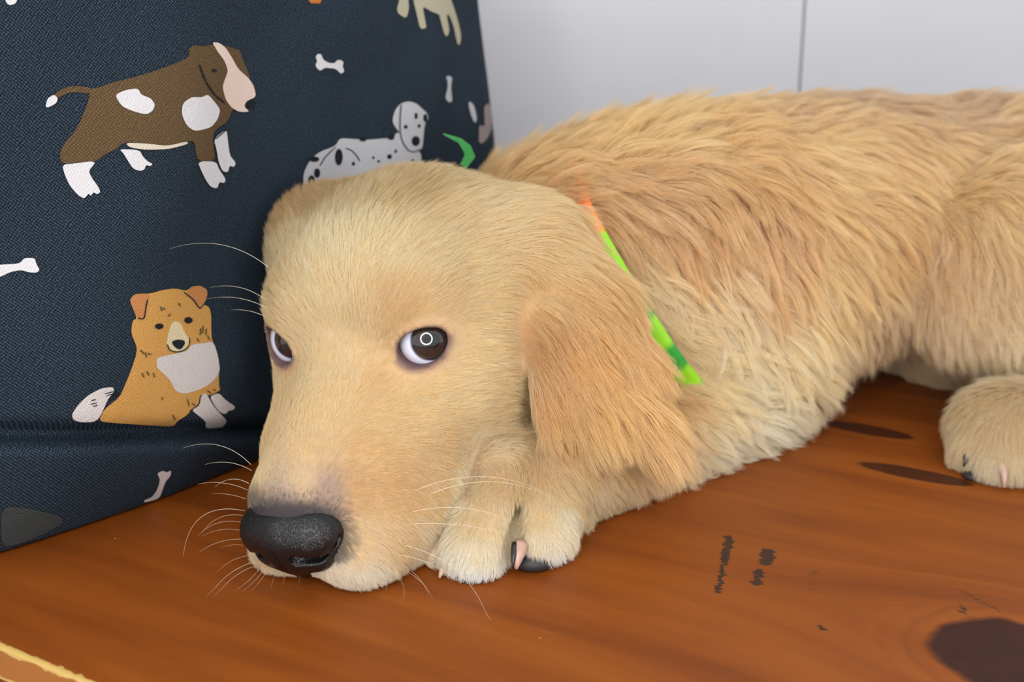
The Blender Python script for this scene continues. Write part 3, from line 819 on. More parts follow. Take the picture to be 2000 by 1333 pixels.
# ------------------------------------------------------------------ prints on the cushion
PRINTS = [   # motif, part, colour, layer, outline in fabric millimetres
    ('brown_dog', 'silhouette', 'brown', 0, [(-122.6, -17.7), (-120.2, -17.7), (-114, -16.2), (-105.9, -15.2), (-97.1, -13.5), (-88.2, -11.5), (-80.8, -9.4), (-80.5, -6.3), (-77.4, -5.2), (-72.4, -6), (-67.7, -5.3), (-58.8, -6.1), (-54.8, -7.1), (-50.6, -7.8), (-48.8, -11.6), (-45.9, -16.1), (-44.5, -19.9), (-49.5, -25.9), (-57.4, -31), (-60.9, -35.1), (-68.9, -37), (-71.2, -39.9), (-68.9, -49.4), (-81.4, -48.1), (-82.7, -40.7), (-85.4, -39.9), (-97, -40.8), (-105.7, -38.9), (-113.6, -37.4), (-116.8, -39.4), (-121.6, -41.1), (-124.7, -43), (-126.4, -42.7), (-136.4, -42.6), (-136.7, -38.6), (-134.3, -35), (-130.6, -32), (-127.7, -27.9), (-124.6, -22.6)]),
    ('brown_dog', 'tail', 'brown', 0, [(-122.5, -17.6), (-123.7, -17.1), (-128.8, -16.2), (-132.9, -16.9), (-136.4, -18.7), (-135.1, -20), (-132.1, -18.7), (-128.5, -18.3), (-124.3, -19.3), (-123.1, -19.1)]),
    ('brown_dog', 'tail_tip', 'white', 1, [(-136, -18.5), (-138.5, -19.6), (-139.6, -22.5), (-138.3, -22.6), (-135.6, -21.5), (-134.8, -19.9)]),
    ('brown_dog', 'hind_leg', 'white', 1, [(-136.4, -42.6), (-131.4, -42.8), (-126.4, -42.7), (-124.9, -43.4), (-127.7, -46), (-126.7, -49), (-125.3, -51.5), (-124.5, -53.9), (-125.8, -54.6), (-127, -53.6), (-128.1, -54.9), (-128.7, -53.8), (-130.4, -55.5), (-132.4, -53.9), (-134.7, -50.2), (-135.8, -46.6)]),
    ('brown_dog', 'far_hind_leg', 'white', 1, [(-116, -39.7), (-108.6, -40.9), (-107.6, -43.4), (-105.9, -45.4), (-103.9, -46.5), (-105.1, -47.2), (-106.7, -46.5), (-107.5, -48.2), (-109.5, -48.4), (-111.9, -47.2), (-113.3, -44.4), (-114.7, -41.3)]),
    ('brown_dog', 'belly', 'cream', 1, [(-113.6, -37.7), (-105.7, -38.9), (-97, -40.8), (-87.2, -40), (-86.4, -41), (-96.4, -42), (-106, -41.2), (-112.1, -39.6)]),
    ('brown_dog', 'front_leg', 'white', 1, [(-81.4, -48.1), (-68.9, -49.4), (-66.5, -52.8), (-61.6, -57.2), (-62.9, -58.6), (-66.4, -57.6), (-67.5, -60.1), (-72, -59.1), (-75.5, -56.2), (-78.8, -52.1)]),
    ('brown_dog', 'far_front_leg', 'white', 1, [(-70.7, -40.6), (-61.5, -37.3), (-60.4, -42.7), (-59.2, -47.9), (-54.6, -51.5), (-56.2, -53), (-59.1, -52), (-60.2, -54.6), (-64.2, -53.7), (-67.2, -49.6), (-68.4, -45.1)]),
    ('brown_dog', 'patch', 'white', 1, [(-114.5, -20.7), (-110.5, -19.4), (-105.5, -19.1), (-104.7, -21.6), (-101.2, -23.1), (-99.9, -25.5), (-101.4, -27.7), (-104.2, -28.7), (-108.9, -27), (-112.7, -24.9)]),
    ('brown_dog', 'patch', 'white', 1, [(-87.7, -26), (-82.7, -24), (-77.4, -24.6), (-73.3, -23.6), (-69.4, -26.6), (-65.5, -29.9), (-67.7, -33.4), (-72.2, -36.1), (-82.4, -36.8), (-86.7, -34.4), (-88.8, -30)]),
    ('brown_dog', 'face', 'pink', 1, [(-68, -4.4), (-63.7, -4.8), (-59.9, -6.7), (-56.1, -10.7), (-52.2, -15.2), (-46, -18.6), (-42.6, -21.9), (-41.2, -26.4), (-47.4, -27.6), (-49.1, -29.7), (-45.4, -32), (-51.8, -31.7), (-57.4, -29.8), (-61.7, -26.4), (-63.6, -21.4), (-61.7, -18.5), (-59.2, -15.5), (-61, -11.8), (-65.2, -8)]),
    ('brown_dog', 'nose', 'black', 2, [(-48.7, -28.5), (-43.2, -27.4), (-41.3, -29), (-44.3, -31), (-48, -30.5)]),
    ('brown_dog', 'outline', 'black', 2, [(-77.2, -12.5), (-75, -18.6), (-69.6, -24.4), (-62.7, -27.8), (-62, -27.4), (-68.8, -24), (-74.1, -18.4), (-76.3, -12.3)]),
    ('brown_dog', 'eye', 'black', 2, [(-66.7, -15), (-66.9, -15.3), (-67.4, -15.5), (-68.1, -15.6), (-68.8, -15.5), (-69.4, -15.4), (-69.8, -15.2), (-69.9, -14.9), (-69.7, -14.7), (-69.3, -14.5), (-68.6, -14.4), (-67.9, -14.4), (-67.3, -14.5), (-66.8, -14.8)]),
    ('brown_dog', 'outline', 'black', 2, [(-69.3, -40.8), (-66.4, -39.8), (-61.3, -37.8), (-61.8, -37.4), (-67, -39.5), (-69.8, -40.5)]),
    ('tan_dog', 'silhouette', 'tan', 0, [(-118.6, -94.9), (-116.2, -93.1), (-108.7, -94.6), (-102.8, -94.4), (-95.7, -95.2), (-89.3, -97.6), (-85.7, -96.5), (-80.4, -97.3), (-76.8, -99.8), (-77.6, -103), (-80.2, -105.2), (-76.9, -106.9), (-76.4, -110.8), (-77.9, -118), (-77.7, -121.5), (-75.6, -127.7), (-75.9, -135.5), (-76.2, -141.3), (-75.3, -143.9), (-81.7, -144.4), (-86.4, -142.2), (-87.1, -146.8), (-91.2, -147.7), (-91.9, -149.3), (-96.7, -151.1), (-92.6, -155.3), (-108.8, -148.9), (-122.6, -143.5), (-133.1, -139.4), (-131.4, -135.2), (-124.7, -131.8), (-122.7, -127.8), (-119.8, -122), (-117.4, -116.7), (-117, -113.6), (-119.3, -107.9), (-118.3, -103.1), (-116.1, -102.7), (-118, -97.5)]),
    ('tan_dog', 'ear', 'orange', 1, [(-118.6, -94.9), (-116.3, -93.2), (-108.9, -94.8), (-111, -97.2), (-112.7, -103.6), (-115.8, -102.4), (-117.8, -97.6)]),
    ('tan_dog', 'ear', 'orange', 1, [(-89.3, -97.6), (-85.7, -96.6), (-80.4, -97.4), (-77, -99.8), (-77.8, -103), (-82.6, -106.5), (-85.1, -102.7)]),
    ('tan_dog', 'muzzle', 'cream2', 1, [(-99.7, -108.7), (-97, -108), (-94.4, -109.3), (-92.3, -114.4), (-90, -117.7), (-90.8, -120.2), (-95.7, -121), (-100.6, -119.4), (-102.6, -116.6), (-101.9, -113.4)]),
    ('tan_dog', 'bib', 'white2', 1, [(-108, -120.5), (-103.2, -120.7), (-96.5, -121.5), (-91.4, -121.6), (-89.4, -119.7), (-83.3, -120.8), (-77.4, -121.6), (-75.9, -127.6), (-75.3, -135.7), (-80.7, -139.2), (-87.6, -140), (-94.1, -139.7), (-98.9, -137), (-101.2, -131.8), (-105.1, -127.3), (-107.9, -124.5)]),
    ('tan_dog', 'front_leg', 'white2', 1, [(-85.9, -142.7), (-83.4, -142.4), (-79.8, -149.1), (-74.6, -155.4), (-64.4, -163.4), (-60.3, -167.3), (-67.8, -165.8), (-73.9, -161.8), (-86.2, -152.3), (-90.8, -148), (-86.7, -147.3)]),
    ('tan_dog', 'front_leg', 'white2', 1, [(-81.5, -144.6), (-76.4, -144.6), (-72.5, -149.2), (-65.9, -154.5), (-67, -155.7), (-70.2, -155.1), (-71.7, -156.2), (-75.4, -154), (-78.9, -149.4)]),
    ('tan_dog', 'tail', 'white2', 1, [(-143.9, -133.5), (-141.5, -130.3), (-137.9, -127.5), (-132.8, -126.1), (-128.2, -126.7), (-127.2, -128.5), (-130.1, -131.6), (-131.4, -134.5), (-133.8, -139.2), (-139.5, -137.7), (-143, -135.7)]),
    ('tan_dog', 'eye', 'black', 2, [(-103.7, -108.6), (-104, -109.1), (-104.7, -109.3), (-105.6, -109.3), (-106.6, -109.1), (-107.4, -108.7), (-108, -108.1), (-108.2, -107.6), (-107.9, -107.1), (-107.3, -106.9), (-106.4, -106.9), (-105.4, -107.1), (-104.5, -107.5), (-103.9, -108.1)]),
    ('tan_dog', 'eye', 'black', 2, [(-87.6, -110), (-87.9, -110.5), (-88.7, -110.8), (-89.7, -110.8), (-90.7, -110.6), (-91.7, -110.1), (-92.3, -109.5), (-92.4, -108.9), (-92.1, -108.4), (-91.4, -108.1), (-90.4, -108), (-89.3, -108.3), (-88.4, -108.8), (-87.8, -109.4)]),
    ('tan_dog', 'nose', 'black', 2, [(-100.1, -115.8), (-97.3, -115.6), (-93.5, -116.8), (-92.8, -118.4), (-95.1, -120.1), (-96.8, -119.9), (-99.2, -117.7)]),
    ('tan_dog', 'outline', 'black', 2, [(-102.6, -116.3), (-101.7, -119), (-98.2, -120.9), (-93.8, -121.4), (-90.5, -119.7), (-90, -116.7), (-90.6, -116.5), (-91, -119.4), (-94.1, -120.9), (-98.2, -120.5), (-101.2, -118.7), (-102, -116.3)]),
    ('tan_dog', 'outline', 'black', 2, [(-111.1, -96.1), (-112.5, -99.9), (-113.3, -103.4), (-116, -102.3), (-116.2, -102.8), (-112.9, -103.9), (-111.9, -100.2), (-110.5, -96.4)]),
    ('tan_dog', 'outline', 'black', 2, [(-91.6, -97.7), (-86.2, -102), (-83.2, -106.8), (-79.6, -105.1), (-80.1, -104.7), (-82.8, -106.3), (-85.6, -101.8), (-91.1, -97.4)]),
    ('tan_dog', 'stroke', 'olive', 2, [(-116.1, -115.3), (-114.2, -117.4), (-113.7, -117.1), (-115.6, -115)]),
    ('tan_dog', 'stroke', 'olive', 2, [(-113.9, -116.7), (-113.2, -118.9), (-112.5, -118.9), (-113.2, -116.7)]),
    ('tan_dog', 'stroke', 'olive', 2, [(-112.6, -117.6), (-110.6, -118.7), (-110.3, -118.3), (-112.3, -117.1)]),
    ('tan_dog', 'stroke', 'olive', 2, [(-84, -114.1), (-84.9, -116.9), (-84.1, -117.2), (-83.2, -114.3)]),
    ('tan_dog', 'stroke', 'olive', 2, [(-82.5, -113.4), (-83.5, -116.6), (-82.7, -116.8), (-81.7, -113.7)]),
    ('tan_dog', 'stroke', 'olive', 2, [(-80.9, -115.1), (-81.8, -117.7), (-81.1, -117.9), (-80.1, -115.4)]),
    ('tan_dog', 'stroke', 'olive', 2, [(-80.9, -118.1), (-79.9, -120.4), (-79.2, -120.3), (-80.2, -118)]),
    ('tan_dog', 'stroke', 'olive', 2, [(-86.8, -118), (-85.7, -119.7), (-85, -119.5), (-86.1, -117.8)]),
    ('tan_dog', 'stroke', 'olive', 2, [(-93.6, -141.9), (-92.4, -145.9), (-91.7, -145.9), (-93, -141.9)]),
    ('tan_dog', 'stroke', 'olive', 2, [(-91, -145.1), (-89, -146.8), (-88.6, -146.4), (-90.7, -144.6)]),
    ('tan_dog', 'stroke', 'olive', 2, [(-83.2, -141.6), (-81.1, -143.7), (-80.6, -143.4), (-82.7, -141.3)]),
    ('tan_dog', 'stroke', 'olive', 2, [(-80, -142.3), (-78.3, -143.2), (-78.1, -142.6), (-79.8, -141.7)]),
    ('tan_dog', 'stroke', 'olive', 2, [(-105, -100.4), (-104.3, -102.5), (-103.6, -102.5), (-104.3, -100.4)]),
    ('tan_dog', 'stroke', 'olive', 2, [(-103.7, -101.5), (-102.4, -102.4), (-102, -102.1), (-103.2, -101.1)]),
    ('tan_dog', 'stroke', 'olive', 2, [(-95.2, -101.4), (-94, -102.9), (-93.3, -102.7), (-94.5, -101.2)]),
    ('tan_dog', 'stroke', 'olive', 2, [(-100.4, -147.1), (-98, -150.1), (-97.7, -149.9), (-99.9, -146.9)]),
    ('tan_dog', 'stroke', 'olive', 2, [(-115.6, -124.5), (-114.5, -126.8), (-113.9, -126.7), (-115, -124.4)]),
    ('tan_dog', 'stroke', 'olive', 2, [(-113.3, -124.5), (-112.2, -126.8), (-111.5, -126.7), (-112.7, -124.4)]),
    ('tan_dog', 'stroke', 'olive', 2, [(-110.2, -126), (-109.5, -128.2), (-108.8, -128.2), (-109.6, -126)]),
    ('tan_dog', 'stroke', 'olive', 2, [(-101, -105.4), (-99.2, -105.1), (-99.5, -104.5), (-101.3, -104.8)]),
    ('tan_dog', 'stroke', 'olive', 2, [(-105.5, -137.4), (-105.8, -138.7), (-105.1, -139.1), (-104.8, -137.8)]),
    ('tan_dog', 'stroke', 'black', 2, [(-136.6, -130), (-134.7, -130.2), (-134.8, -129.8), (-136.7, -129.6)]),
    ('tan_dog', 'stroke', 'black', 2, [(-136.9, -131.5), (-134.3, -131.6), (-134.4, -131.2), (-137, -131.1)]),
    ('tan_dog', 'stroke', 'black', 2, [(-135.9, -132.7), (-134, -132.6), (-134.1, -132.2), (-136, -132.3)]),
    ('tan_dog', 'stroke', 'black', 2, [(-131.5, -128.8), (-127.5, -128.9), (-127.6, -128.5), (-131.6, -128.4)]),
    ('tan_dog', 'stroke', 'black', 2, [(-130.8, -129.9), (-126, -129.6), (-126.2, -129.2), (-130.9, -129.5)]),
    ('tan_dog', 'stroke', 'black', 2, [(-130.1, -131.5), (-125, -130.6), (-125.2, -130.2), (-130.2, -131)]),
    ('spotted_dog', 'silhouette', 'white3', 0, [(43.3, -49.7), (46.2, -49.3), (48.9, -56), (54.2, -59.1), (61, -60.2), (61.5, -65.4), (61.7, -69.8), (35.4, -67.2), (18.6, -67), (1.9, -68.8), (-4.3, -69.3), (-9.8, -66.9), (-10.4, -61.1), (-7.3, -56.2), (-1.9, -52.8), (8.1, -51.3), (10.3, -48), (18.7, -49.4), (27.6, -50.8), (38.4, -51.2), (40.2, -52.3), (42.2, -51.7)]),
    ('spotted_dog', 'head', 'white3', 0, [(41.4, -43.9), (43.7, -38.5), (47.9, -36.1), (53.2, -35.8), (58.7, -37.4), (62.2, -39.8), (66, -41.9), (68.3, -44.9), (64.8, -46.8), (63.4, -52.5), (62.6, -58.2), (58, -60.3), (51.9, -59.2), (47.8, -56.2), (46, -49.3), (44.1, -47.7)]),
    ('spotted_dog', 'spot', 'black', 1, [(12.5, -56.7), (12.3, -58.3), (11.7, -59.5), (10.9, -60.1), (9.9, -60), (8.9, -59.2), (8.2, -57.8), (7.9, -56.1), (8, -54.5), (8.6, -53.3), (9.5, -52.7), (10.5, -52.8), (11.5, -53.6), (12.2, -55)]),
    ('spotted_dog', 'spot', 'black', 1, [(-1.4, -55.9), (-1.6, -56.4), (-2.4, -56.7), (-3.6, -56.8), (-4.9, -56.6), (-6.2, -56.3), (-7.1, -55.7), (-7.4, -55.2), (-7.2, -54.7), (-6.4, -54.4), (-5.2, -54.3), (-3.8, -54.4), (-2.6, -54.8), (-1.7, -55.3)]),
    ('spotted_dog', 'spot', 'black', 1, [(-3, -65.4), (-3.2, -66.6), (-3.7, -67.4), (-4.6, -67.9), (-5.6, -67.7), (-6.5, -67.1), (-7.2, -66), (-7.5, -64.8), (-7.3, -63.7), (-6.8, -62.8), (-5.9, -62.4), (-4.9, -62.5), (-4, -63.2), (-3.3, -64.2)]),
    ('spotted_dog', 'spot', 'black', 1, [(-0.3, -62.1), (-0.4, -63), (-0.9, -63.7), (-1.6, -64), (-2.4, -63.9), (-3.2, -63.4), (-3.7, -62.6), (-4, -61.6), (-3.9, -60.7), (-3.4, -60), (-2.7, -59.7), (-1.9, -59.8), (-1.1, -60.3), (-0.5, -61.1)]),
    ('spotted_dog', 'spot', 'black', 1, [(26.1, -50.3), (25.9, -50.7), (25.3, -51), (24.4, -51.1), (23.4, -51), (22.5, -50.7), (21.9, -50.3), (21.7, -49.8), (21.9, -49.3), (22.5, -49), (23.4, -48.9), (24.4, -49), (25.3, -49.3), (25.9, -49.8)]),
    ('spotted_dog', 'spot', 'black', 1, [(42.4, -51.4), (42.2, -51.8), (41.6, -52.2), (40.7, -52.3), (39.8, -52.2), (39, -51.9), (38.4, -51.4), (38.3, -50.9), (38.5, -50.5), (39.1, -50.1), (39.9, -50), (40.8, -50.1), (41.7, -50.4), (42.2, -50.9)]),
    ('spotted_dog', 'spot', 'black', 1, [(40.3, -60), (40.1, -60.5), (39.6, -60.8), (39, -61), (38.4, -60.9), (37.8, -60.6), (37.5, -60.1), (37.4, -59.6), (37.5, -59.2), (38, -58.8), (38.6, -58.7), (39.2, -58.8), (39.8, -59), (40.2, -59.5)]),
    ('spotted_dog', 'spot', 'black', 1, [(43.5, -57.9), (43.4, -58.3), (43.2, -58.6), (42.8, -58.7), (42.5, -58.7), (42.2, -58.5), (42, -58.1), (42, -57.7), (42.1, -57.3), (42.3, -57), (42.6, -56.9), (43, -56.9), (43.3, -57.1), (43.5, -57.5)]),
    ('spotted_dog', 'spot', 'black', 1, [(30.2, -59.2), (30.1, -59.5), (29.9, -59.7), (29.6, -59.8), (29.3, -59.8), (29.1, -59.6), (28.9, -59.4), (28.8, -59.1), (28.9, -58.8), (29.1, -58.5), (29.4, -58.4), (29.7, -58.5), (30, -58.7), (30.2, -58.9)]),
    ('spotted_dog', 'spot', 'black', 1, [(19.4, -60.5), (19.3, -60.9), (19, -61.2), (18.6, -61.3), (18.2, -61.2), (17.9, -61), (17.6, -60.7), (17.5, -60.3), (17.6, -59.9), (17.9, -59.6), (18.3, -59.5), (18.7, -59.5), (19, -59.8), (19.3, -60.1)]),
    ('spotted_dog', 'spot', 'black', 1, [(60.1, -54.9), (59.7, -55.9), (58.7, -56.6), (57.4, -56.9), (56, -56.8), (54.7, -56.2), (53.9, -55.3), (53.7, -54.2), (54, -53.2), (54.9, -52.5), (56.2, -52.2), (57.6, -52.3), (58.9, -52.9), (59.8, -53.8)]),
    ('spotted_dog', 'spot', 'black', 1, [(51.3, -47.4), (51.1, -47.8), (50.7, -48.1), (50.2, -48.2), (49.6, -48.1), (49, -47.9), (48.7, -47.6), (48.6, -47.1), (48.7, -46.8), (49.1, -46.5), (49.7, -46.4), (50.3, -46.4), (50.8, -46.6), (51.2, -47)]),
    ('spotted_dog', 'spot', 'black', 1, [(60.9, -47.9), (60.8, -48.3), (60.4, -48.6), (59.9, -48.7), (59.4, -48.7), (58.9, -48.4), (58.6, -48.1), (58.5, -47.7), (58.6, -47.3), (59, -47), (59.4, -46.9), (60, -46.9), (60.5, -47.1), (60.8, -47.5)]),
    ('spotted_dog', 'spot', 'black', 1, [(58.7, -43), (58.5, -43.7), (58.2, -44.2), (57.7, -44.5), (57.2, -44.4), (56.7, -44.1), (56.4, -43.5), (56.4, -42.8), (56.5, -42.2), (56.8, -41.7), (57.3, -41.4), (57.8, -41.4), (58.3, -41.8), (58.6, -42.4)]),
    ('spotted_dog', 'spot', 'black', 1, [(66.7, -44.7), (66.5, -45.4), (66, -46.1), (65.2, -46.4), (64.4, -46.3), (63.7, -45.9), (63.2, -45.2), (63, -44.3), (63.2, -43.6), (63.8, -42.9), (64.5, -42.6), (65.3, -42.7), (66.1, -43.1), (66.6, -43.8)]),
    ('spotted_dog', 'spot', 'black', 1, [(33.3, -61.2), (33.2, -61.5), (32.9, -61.6), (32.6, -61.7), (32.2, -61.7), (31.9, -61.5), (31.6, -61.3), (31.6, -61), (31.7, -60.8), (31.9, -60.6), (32.3, -60.6), (32.7, -60.6), (33, -60.8), (33.2, -61)]),
    ('spotted_dog', 'spot', 'black', 1, [(55.4, -63.6), (55.2, -63.9), (54.8, -64), (54.2, -64.1), (53.6, -64), (53, -63.8), (52.7, -63.6), (52.6, -63.3), (52.7, -63), (53.1, -62.8), (53.7, -62.8), (54.3, -62.8), (54.9, -63), (55.2, -63.3)]),
    ('spotted_dog', 'outline', 'black', 1, [(47, -36.7), (46, -42.2), (45.6, -49.3), (47.1, -54.5), (50.6, -58.6), (55.4, -60), (60.6, -59), (60.1, -58.4), (55.3, -59.5), (51.2, -58.2), (47.8, -54.3), (46.4, -49.3), (46.8, -42.3), (47.9, -36.8)]),
    ('spotted_dog', 'outline', 'black', 1, [(13.9, -53.2), (16.9, -54.2), (19.9, -56.9), (21.8, -59.9), (22.4, -59.7), (20.5, -56.7), (17.3, -53.8), (14.1, -52.7)]),
    ('spotted_dog', 'outline', 'black', 1, [(7.8, -51.4), (1.8, -55.1), (-1.1, -58.8), (-0.5, -59.1), (2.3, -55.5), (8.3, -51.8)]),
    ('cream_dog', 'silhouette', 'cream3', 0, [(64.6, 9.9), (66.7, 15.6), (108.7, 16.4), (106.5, 10.4), (110.1, 6.7), (115, -0.7), (116.8, -6.8), (112.8, -11.5), (108.2, -11.3), (106, -3), (101.1, 2.9), (96.8, 3.2), (98.5, -4.5), (93.6, -7.6), (90.1, -6), (88.1, 1.3), (88, 3.1), (79.4, 4.6), (72.2, 7.1), (72.2, 1.4), (72.4, -3.2), (66.5, -3.5), (65.7, 2.9)]),
    ('cream_dog', 'leg', 'cream3', 0, [(51.9, 9.9), (53.7, 14), (61.1, 14.1), (60, 9.9), (59.5, 5.8), (55.9, 1.5), (49.7, 3.6), (48.5, 5.8)]),
    ('bone', '', 'white', 0, [(-7.6, -12.6), (-6.6, -11.5), (-4.7, -11.5), (-3.3, -14.1), (0.2, -15.6), (3.4, -15.8), (4.6, -14.6), (7, -14.7), (8.7, -15.7), (8.1, -17.3), (9.6, -19.6), (7.5, -20.5), (4, -18.1), (0.3, -17.6), (-2.3, -17.3), (-4.9, -18.5), (-7.1, -17), (-7.6, -15.4), (-6.6, -14.5)]),
    ('bone', '', 'white3', 0, [(87.2, -26.4), (91.9, -26.1), (95.9, -27.3), (93.3, -31.1), (93.9, -35.6), (94.7, -38.6), (89.7, -38.9), (85.4, -36.4), (88.7, -32.4), (89.4, -28.7)]),
    ('bone', '', 'white', 0, [(-165.3, -74), (-162, -73.9), (-158.7, -74.3), (-155.5, -74.6), (-153.5, -72.9), (-150.1, -73.6), (-150, -75.7), (-149.1, -78), (-150.3, -78.8), (-152.7, -78.3), (-155.3, -76.9), (-159.1, -77), (-162.6, -78.1), (-165.9, -78.2)]),
    ('bone', '', 'white2', 0, [(-105.5, -186.6), (-101.6, -186.5), (-101.1, -182.9), (-102.3, -176.9), (-105.5, -172.4), (-103.4, -171.9), (-100.3, -174), (-99, -173.3), (-97.6, -176.8), (-99, -179.2), (-97.9, -184.5), (-96.6, -189.8), (-103.9, -188.5)]),
    ('print_fragment', '', 'white', 0, [(-147.4, 15.3), (-142.6, 15.1), (-143.8, 12.4), (-145.9, 11.8), (-147, 12.5)]),
    ('print_fragment', '', 'orange2', 0, [(-10.3, 12.3), (-2.7, 12.1), (-4.1, 8.8), (-6.2, 9.1), (-9.7, 9.1)]),
    ('print_fragment', '', 'grey', 0, [(-168.2, -163.1), (-158.4, -167.4), (-143.8, -176.9), (-140.5, -182.3), (-151.7, -184.6), (-164.1, -183.7)]),
    ('print_fragment', '', 'white3', 0, [(114.8, -39.6), (121.5, -41.8), (123.6, -49.8), (120, -51.5), (116.1, -46.1)]),
    ('print_fragment', '', 'pink2', 0, [(125, -52.3), (132.9, -54.4), (134.1, -50.5), (135.5, -43.4), (149.7, -42.4), (164.4, -51.2), (122.8, -64.8)]),
]
INK = {'brown': ((.085, .052, .024), (.25, .165, .088)), 'white': ((.62, .60, .62), (.74, .72, .74)), 'white2': ((.60, .55, .54), (.70, .65, .64)), 'white3': ((.50, .50, .53), (.60, .60, .63)),
       'cream': ((.60, .53, .43), (.72, .65, .54)), 'pink': ((.68, .53, .46), (.78, .63, .56)), 'pink2': ((.34, .27, .26), (.42, .34, .33)), 'black': ((.010, .012, .016), (.040, .048, .060)), 'tan': ((.54, .28, .075), (.68, .40, .13)),
       'orange': ((.48, .20, .07), (.62, .30, .12)), 'orange2': ((.45, .14, .03), (.55, .20, .05)), 'cream2': ((.66, .55, .34), (.76, .66, .45)), 'cream3': ((.46, .42, .30), (.56, .52, .39)), 'olive': ((.10, .07, .025), (.20, .15, .06)), 'grey': ((.040, .044, .044), (.085, .09, .09))}
INKM = {k: fabric('printed_' + k, a, b, .8) for k, (a, b) in INK.items()}
from mathutils.geometry import delaunay_2d_cdt
def decal(outlines, off):
    V, F, UV = [], [], []
    for poly in outlines:
        p = np.array(poly) * .001
        for _ in range(2):                                   # soft printed outlines: cut the corners
            nx = np.roll(p, -1, 0)
            p = np.stack([p * .8 + nx * .2, p * .2 + nx * .8], 1).reshape(-1, 2)
        # resample the outline, add inner grid points, so the print follows the bulge of the cloth
        bd = []
        for i in range(len(p)):
            a, b = p[i], p[(i + 1) % len(p)]
            m = max(1, int(np.linalg.norm(b - a) / .0020))
            bd += [a + (b - a) * j / m for j in range(m)]
        nb = len(bd)
        lo, hi = p.min(0), p.max(0)
        st = .0025
        inner = [np.array([x, y]) for x in np.arange(lo[0] + st / 2, hi[0], st) for y in np.arange(lo[1] + st / 2, hi[1], st)]
        vs = [Vector((float(v[0]), float(v[1]))) for v in bd + inner]
        ov, oe, of, _, _, _ = delaunay_2d_cdt(vs, [], [list(range(nb))], 1, 1e-6)
        ab = np.array([(v.x, v.y) for v in ov])
        if not len(of): continue
        base = len(V)
        w = cushion(ab[:, 0], ab[:, 1]) + cushion_normal(ab[:, 0], ab[:, 1]) * off
        V += w.tolist(); UV += ab.tolist()
        for f in of:
            f = list(f)
            a, b, c = ab[f[0]], ab[f[1]], ab[f[2]]
            if (b[0] - a[0]) * (c[1] - a[1]) - (b[1] - a[1]) * (c[0] - a[0]) < 0: f.reverse()
            F.append([base + k for k in f])
    me = mesh('print', V, F, True)
    uv = me.uv_layers.new(name='fabric')
    UV = np.array(UV)
    uv.data.foreach_set('uv', UV[[l.vertex_index for l in me.loops]].astype(np.float32).ravel())
    return me
MOTIF = {'brown_dog': ('printed_brown_dog', 'brown dog with white patches and legs'), 'tan_dog': ('printed_tan_dog', 'sitting tan dog with white bib and tail'),
         'spotted_dog': ('printed_spotted_dog', 'lying white dog with black spots'), 'cream_dog': ('printed_cream_dog', 'legs of a cream dog')}
roots = {}
for (m, part, c, lay, poly) in PRINTS:
    off = .00045 + .0002 * lay
    if m in MOTIF:
        if m not in roots:
            o = link(MOTIF[m][0], decal([poly], off), INKM[c], cush); o['label'] = MOTIF[m][1]; roots[m] = o
            continue
        o = link(part, decal([poly], off), INKM[c]); o.parent = roots[m]
    else:
        link('printed_' + m if m == 'bone' else m, decal([poly], off), INKM[c], cush)

# ------------------------------------------------------------------ claws and pads
def lathe_path(pts, rads, nseg=12):
    pts = [np.asarray(p, float) for p in pts]
    V, F = [], []
    up = np.array([.3, .2, .93])
    for i, p in enumerate(pts):
        d = pts[min(i + 1, len(pts) - 1)] - pts[max(i - 1, 0)]; d /= np.linalg.norm(d)
        x = np.cross(up, d); x /= np.linalg.norm(x) + 1e-9; y = np.cross(d, x)
        for k in range(nseg):
            a = 2 * math.pi * k / nseg
            V.append(p + (x * math.cos(a) + y * math.sin(a)) * rads[i])
    for i in range(len(pts) - 1):
        for k in range(nseg):
            F.append((i * nseg + k, i * nseg + (k + 1) % nseg, (i + 1) * nseg + (k + 1) % nseg, (i + 1) * nseg + k))
    F.append(tuple(range(nseg))[::-1]); F.append(tuple((len(pts) - 1) * nseg + k for k in range(nseg)))
    return mesh('tube', V, F, True)
t = NT('claw_horn')
co = t.new('ShaderNodeTexCoord').outputs['Object']
t.set(Base_Color=t.mix(t.noise(co, 300, 2).outputs[0], (.42, .25, .19), (.55, .38, .30)), Roughness=.35)
M_claw = t.m
M_clawd = simple('dark_claw', (.03, .022, .022), .3)
M_pad = simple('black_pad', (.020, .018, .020), .55)
def claw(a, b, r0, mat, bow=.0015, lab=None):
    a, b = np.asarray(a), np.asarray(b); P0 = []
    for k in range(7):
        u = k / 6; P0.append(a + (b - a) * u + np.array([0, -1, .6]) * bow * math.sin(math.pi * u))
    o = link('claw', lathe_path(P0, [r0 * (1 - .8 * (k / 6) ** 1.5) for k in range(7)]), mat, puppy)
    if lab: o['label'] = lab
claw(W(1016, 1064, .4475), W(1008, 1112, .4420), .0030, M_claw, lab='pinkish horn claw')
claw(W(1006, 1064, .4455), W(1001, 1111, .4410), .0014, M_clawd, lab='dark edge of the claw')
claw(W(872, 1098, .4475), W(858, 1130, .4415), .0019, M_claw)
claw(W(1955, 905, .523), W(1961, 953, .5175), .0021, M_claw)
claw(W(1886, 890, .536), W(1882, 912, .5325), .0016, M_clawd)
def pad(c, r):
    bm = bmesh.new(); bmesh.ops.create_icosphere(bm, subdivisions=3, radius=1)
    for v in bm.verts: v.co = Vector((c[0] + v.co.x * r[0], c[1] + v.co.y * r[1], max(.0004, c[2] + v.co.z * r[2])))
    m = bpy.data.meshes.new('pad'); bm.to_mesh(m); bm.free(); m.polygons.foreach_set('use_smooth', np.ones(len(m.polygons), bool))
    o = link('paw_pad', m, M_pad, puppy); o['label'] = 'black paw pad'
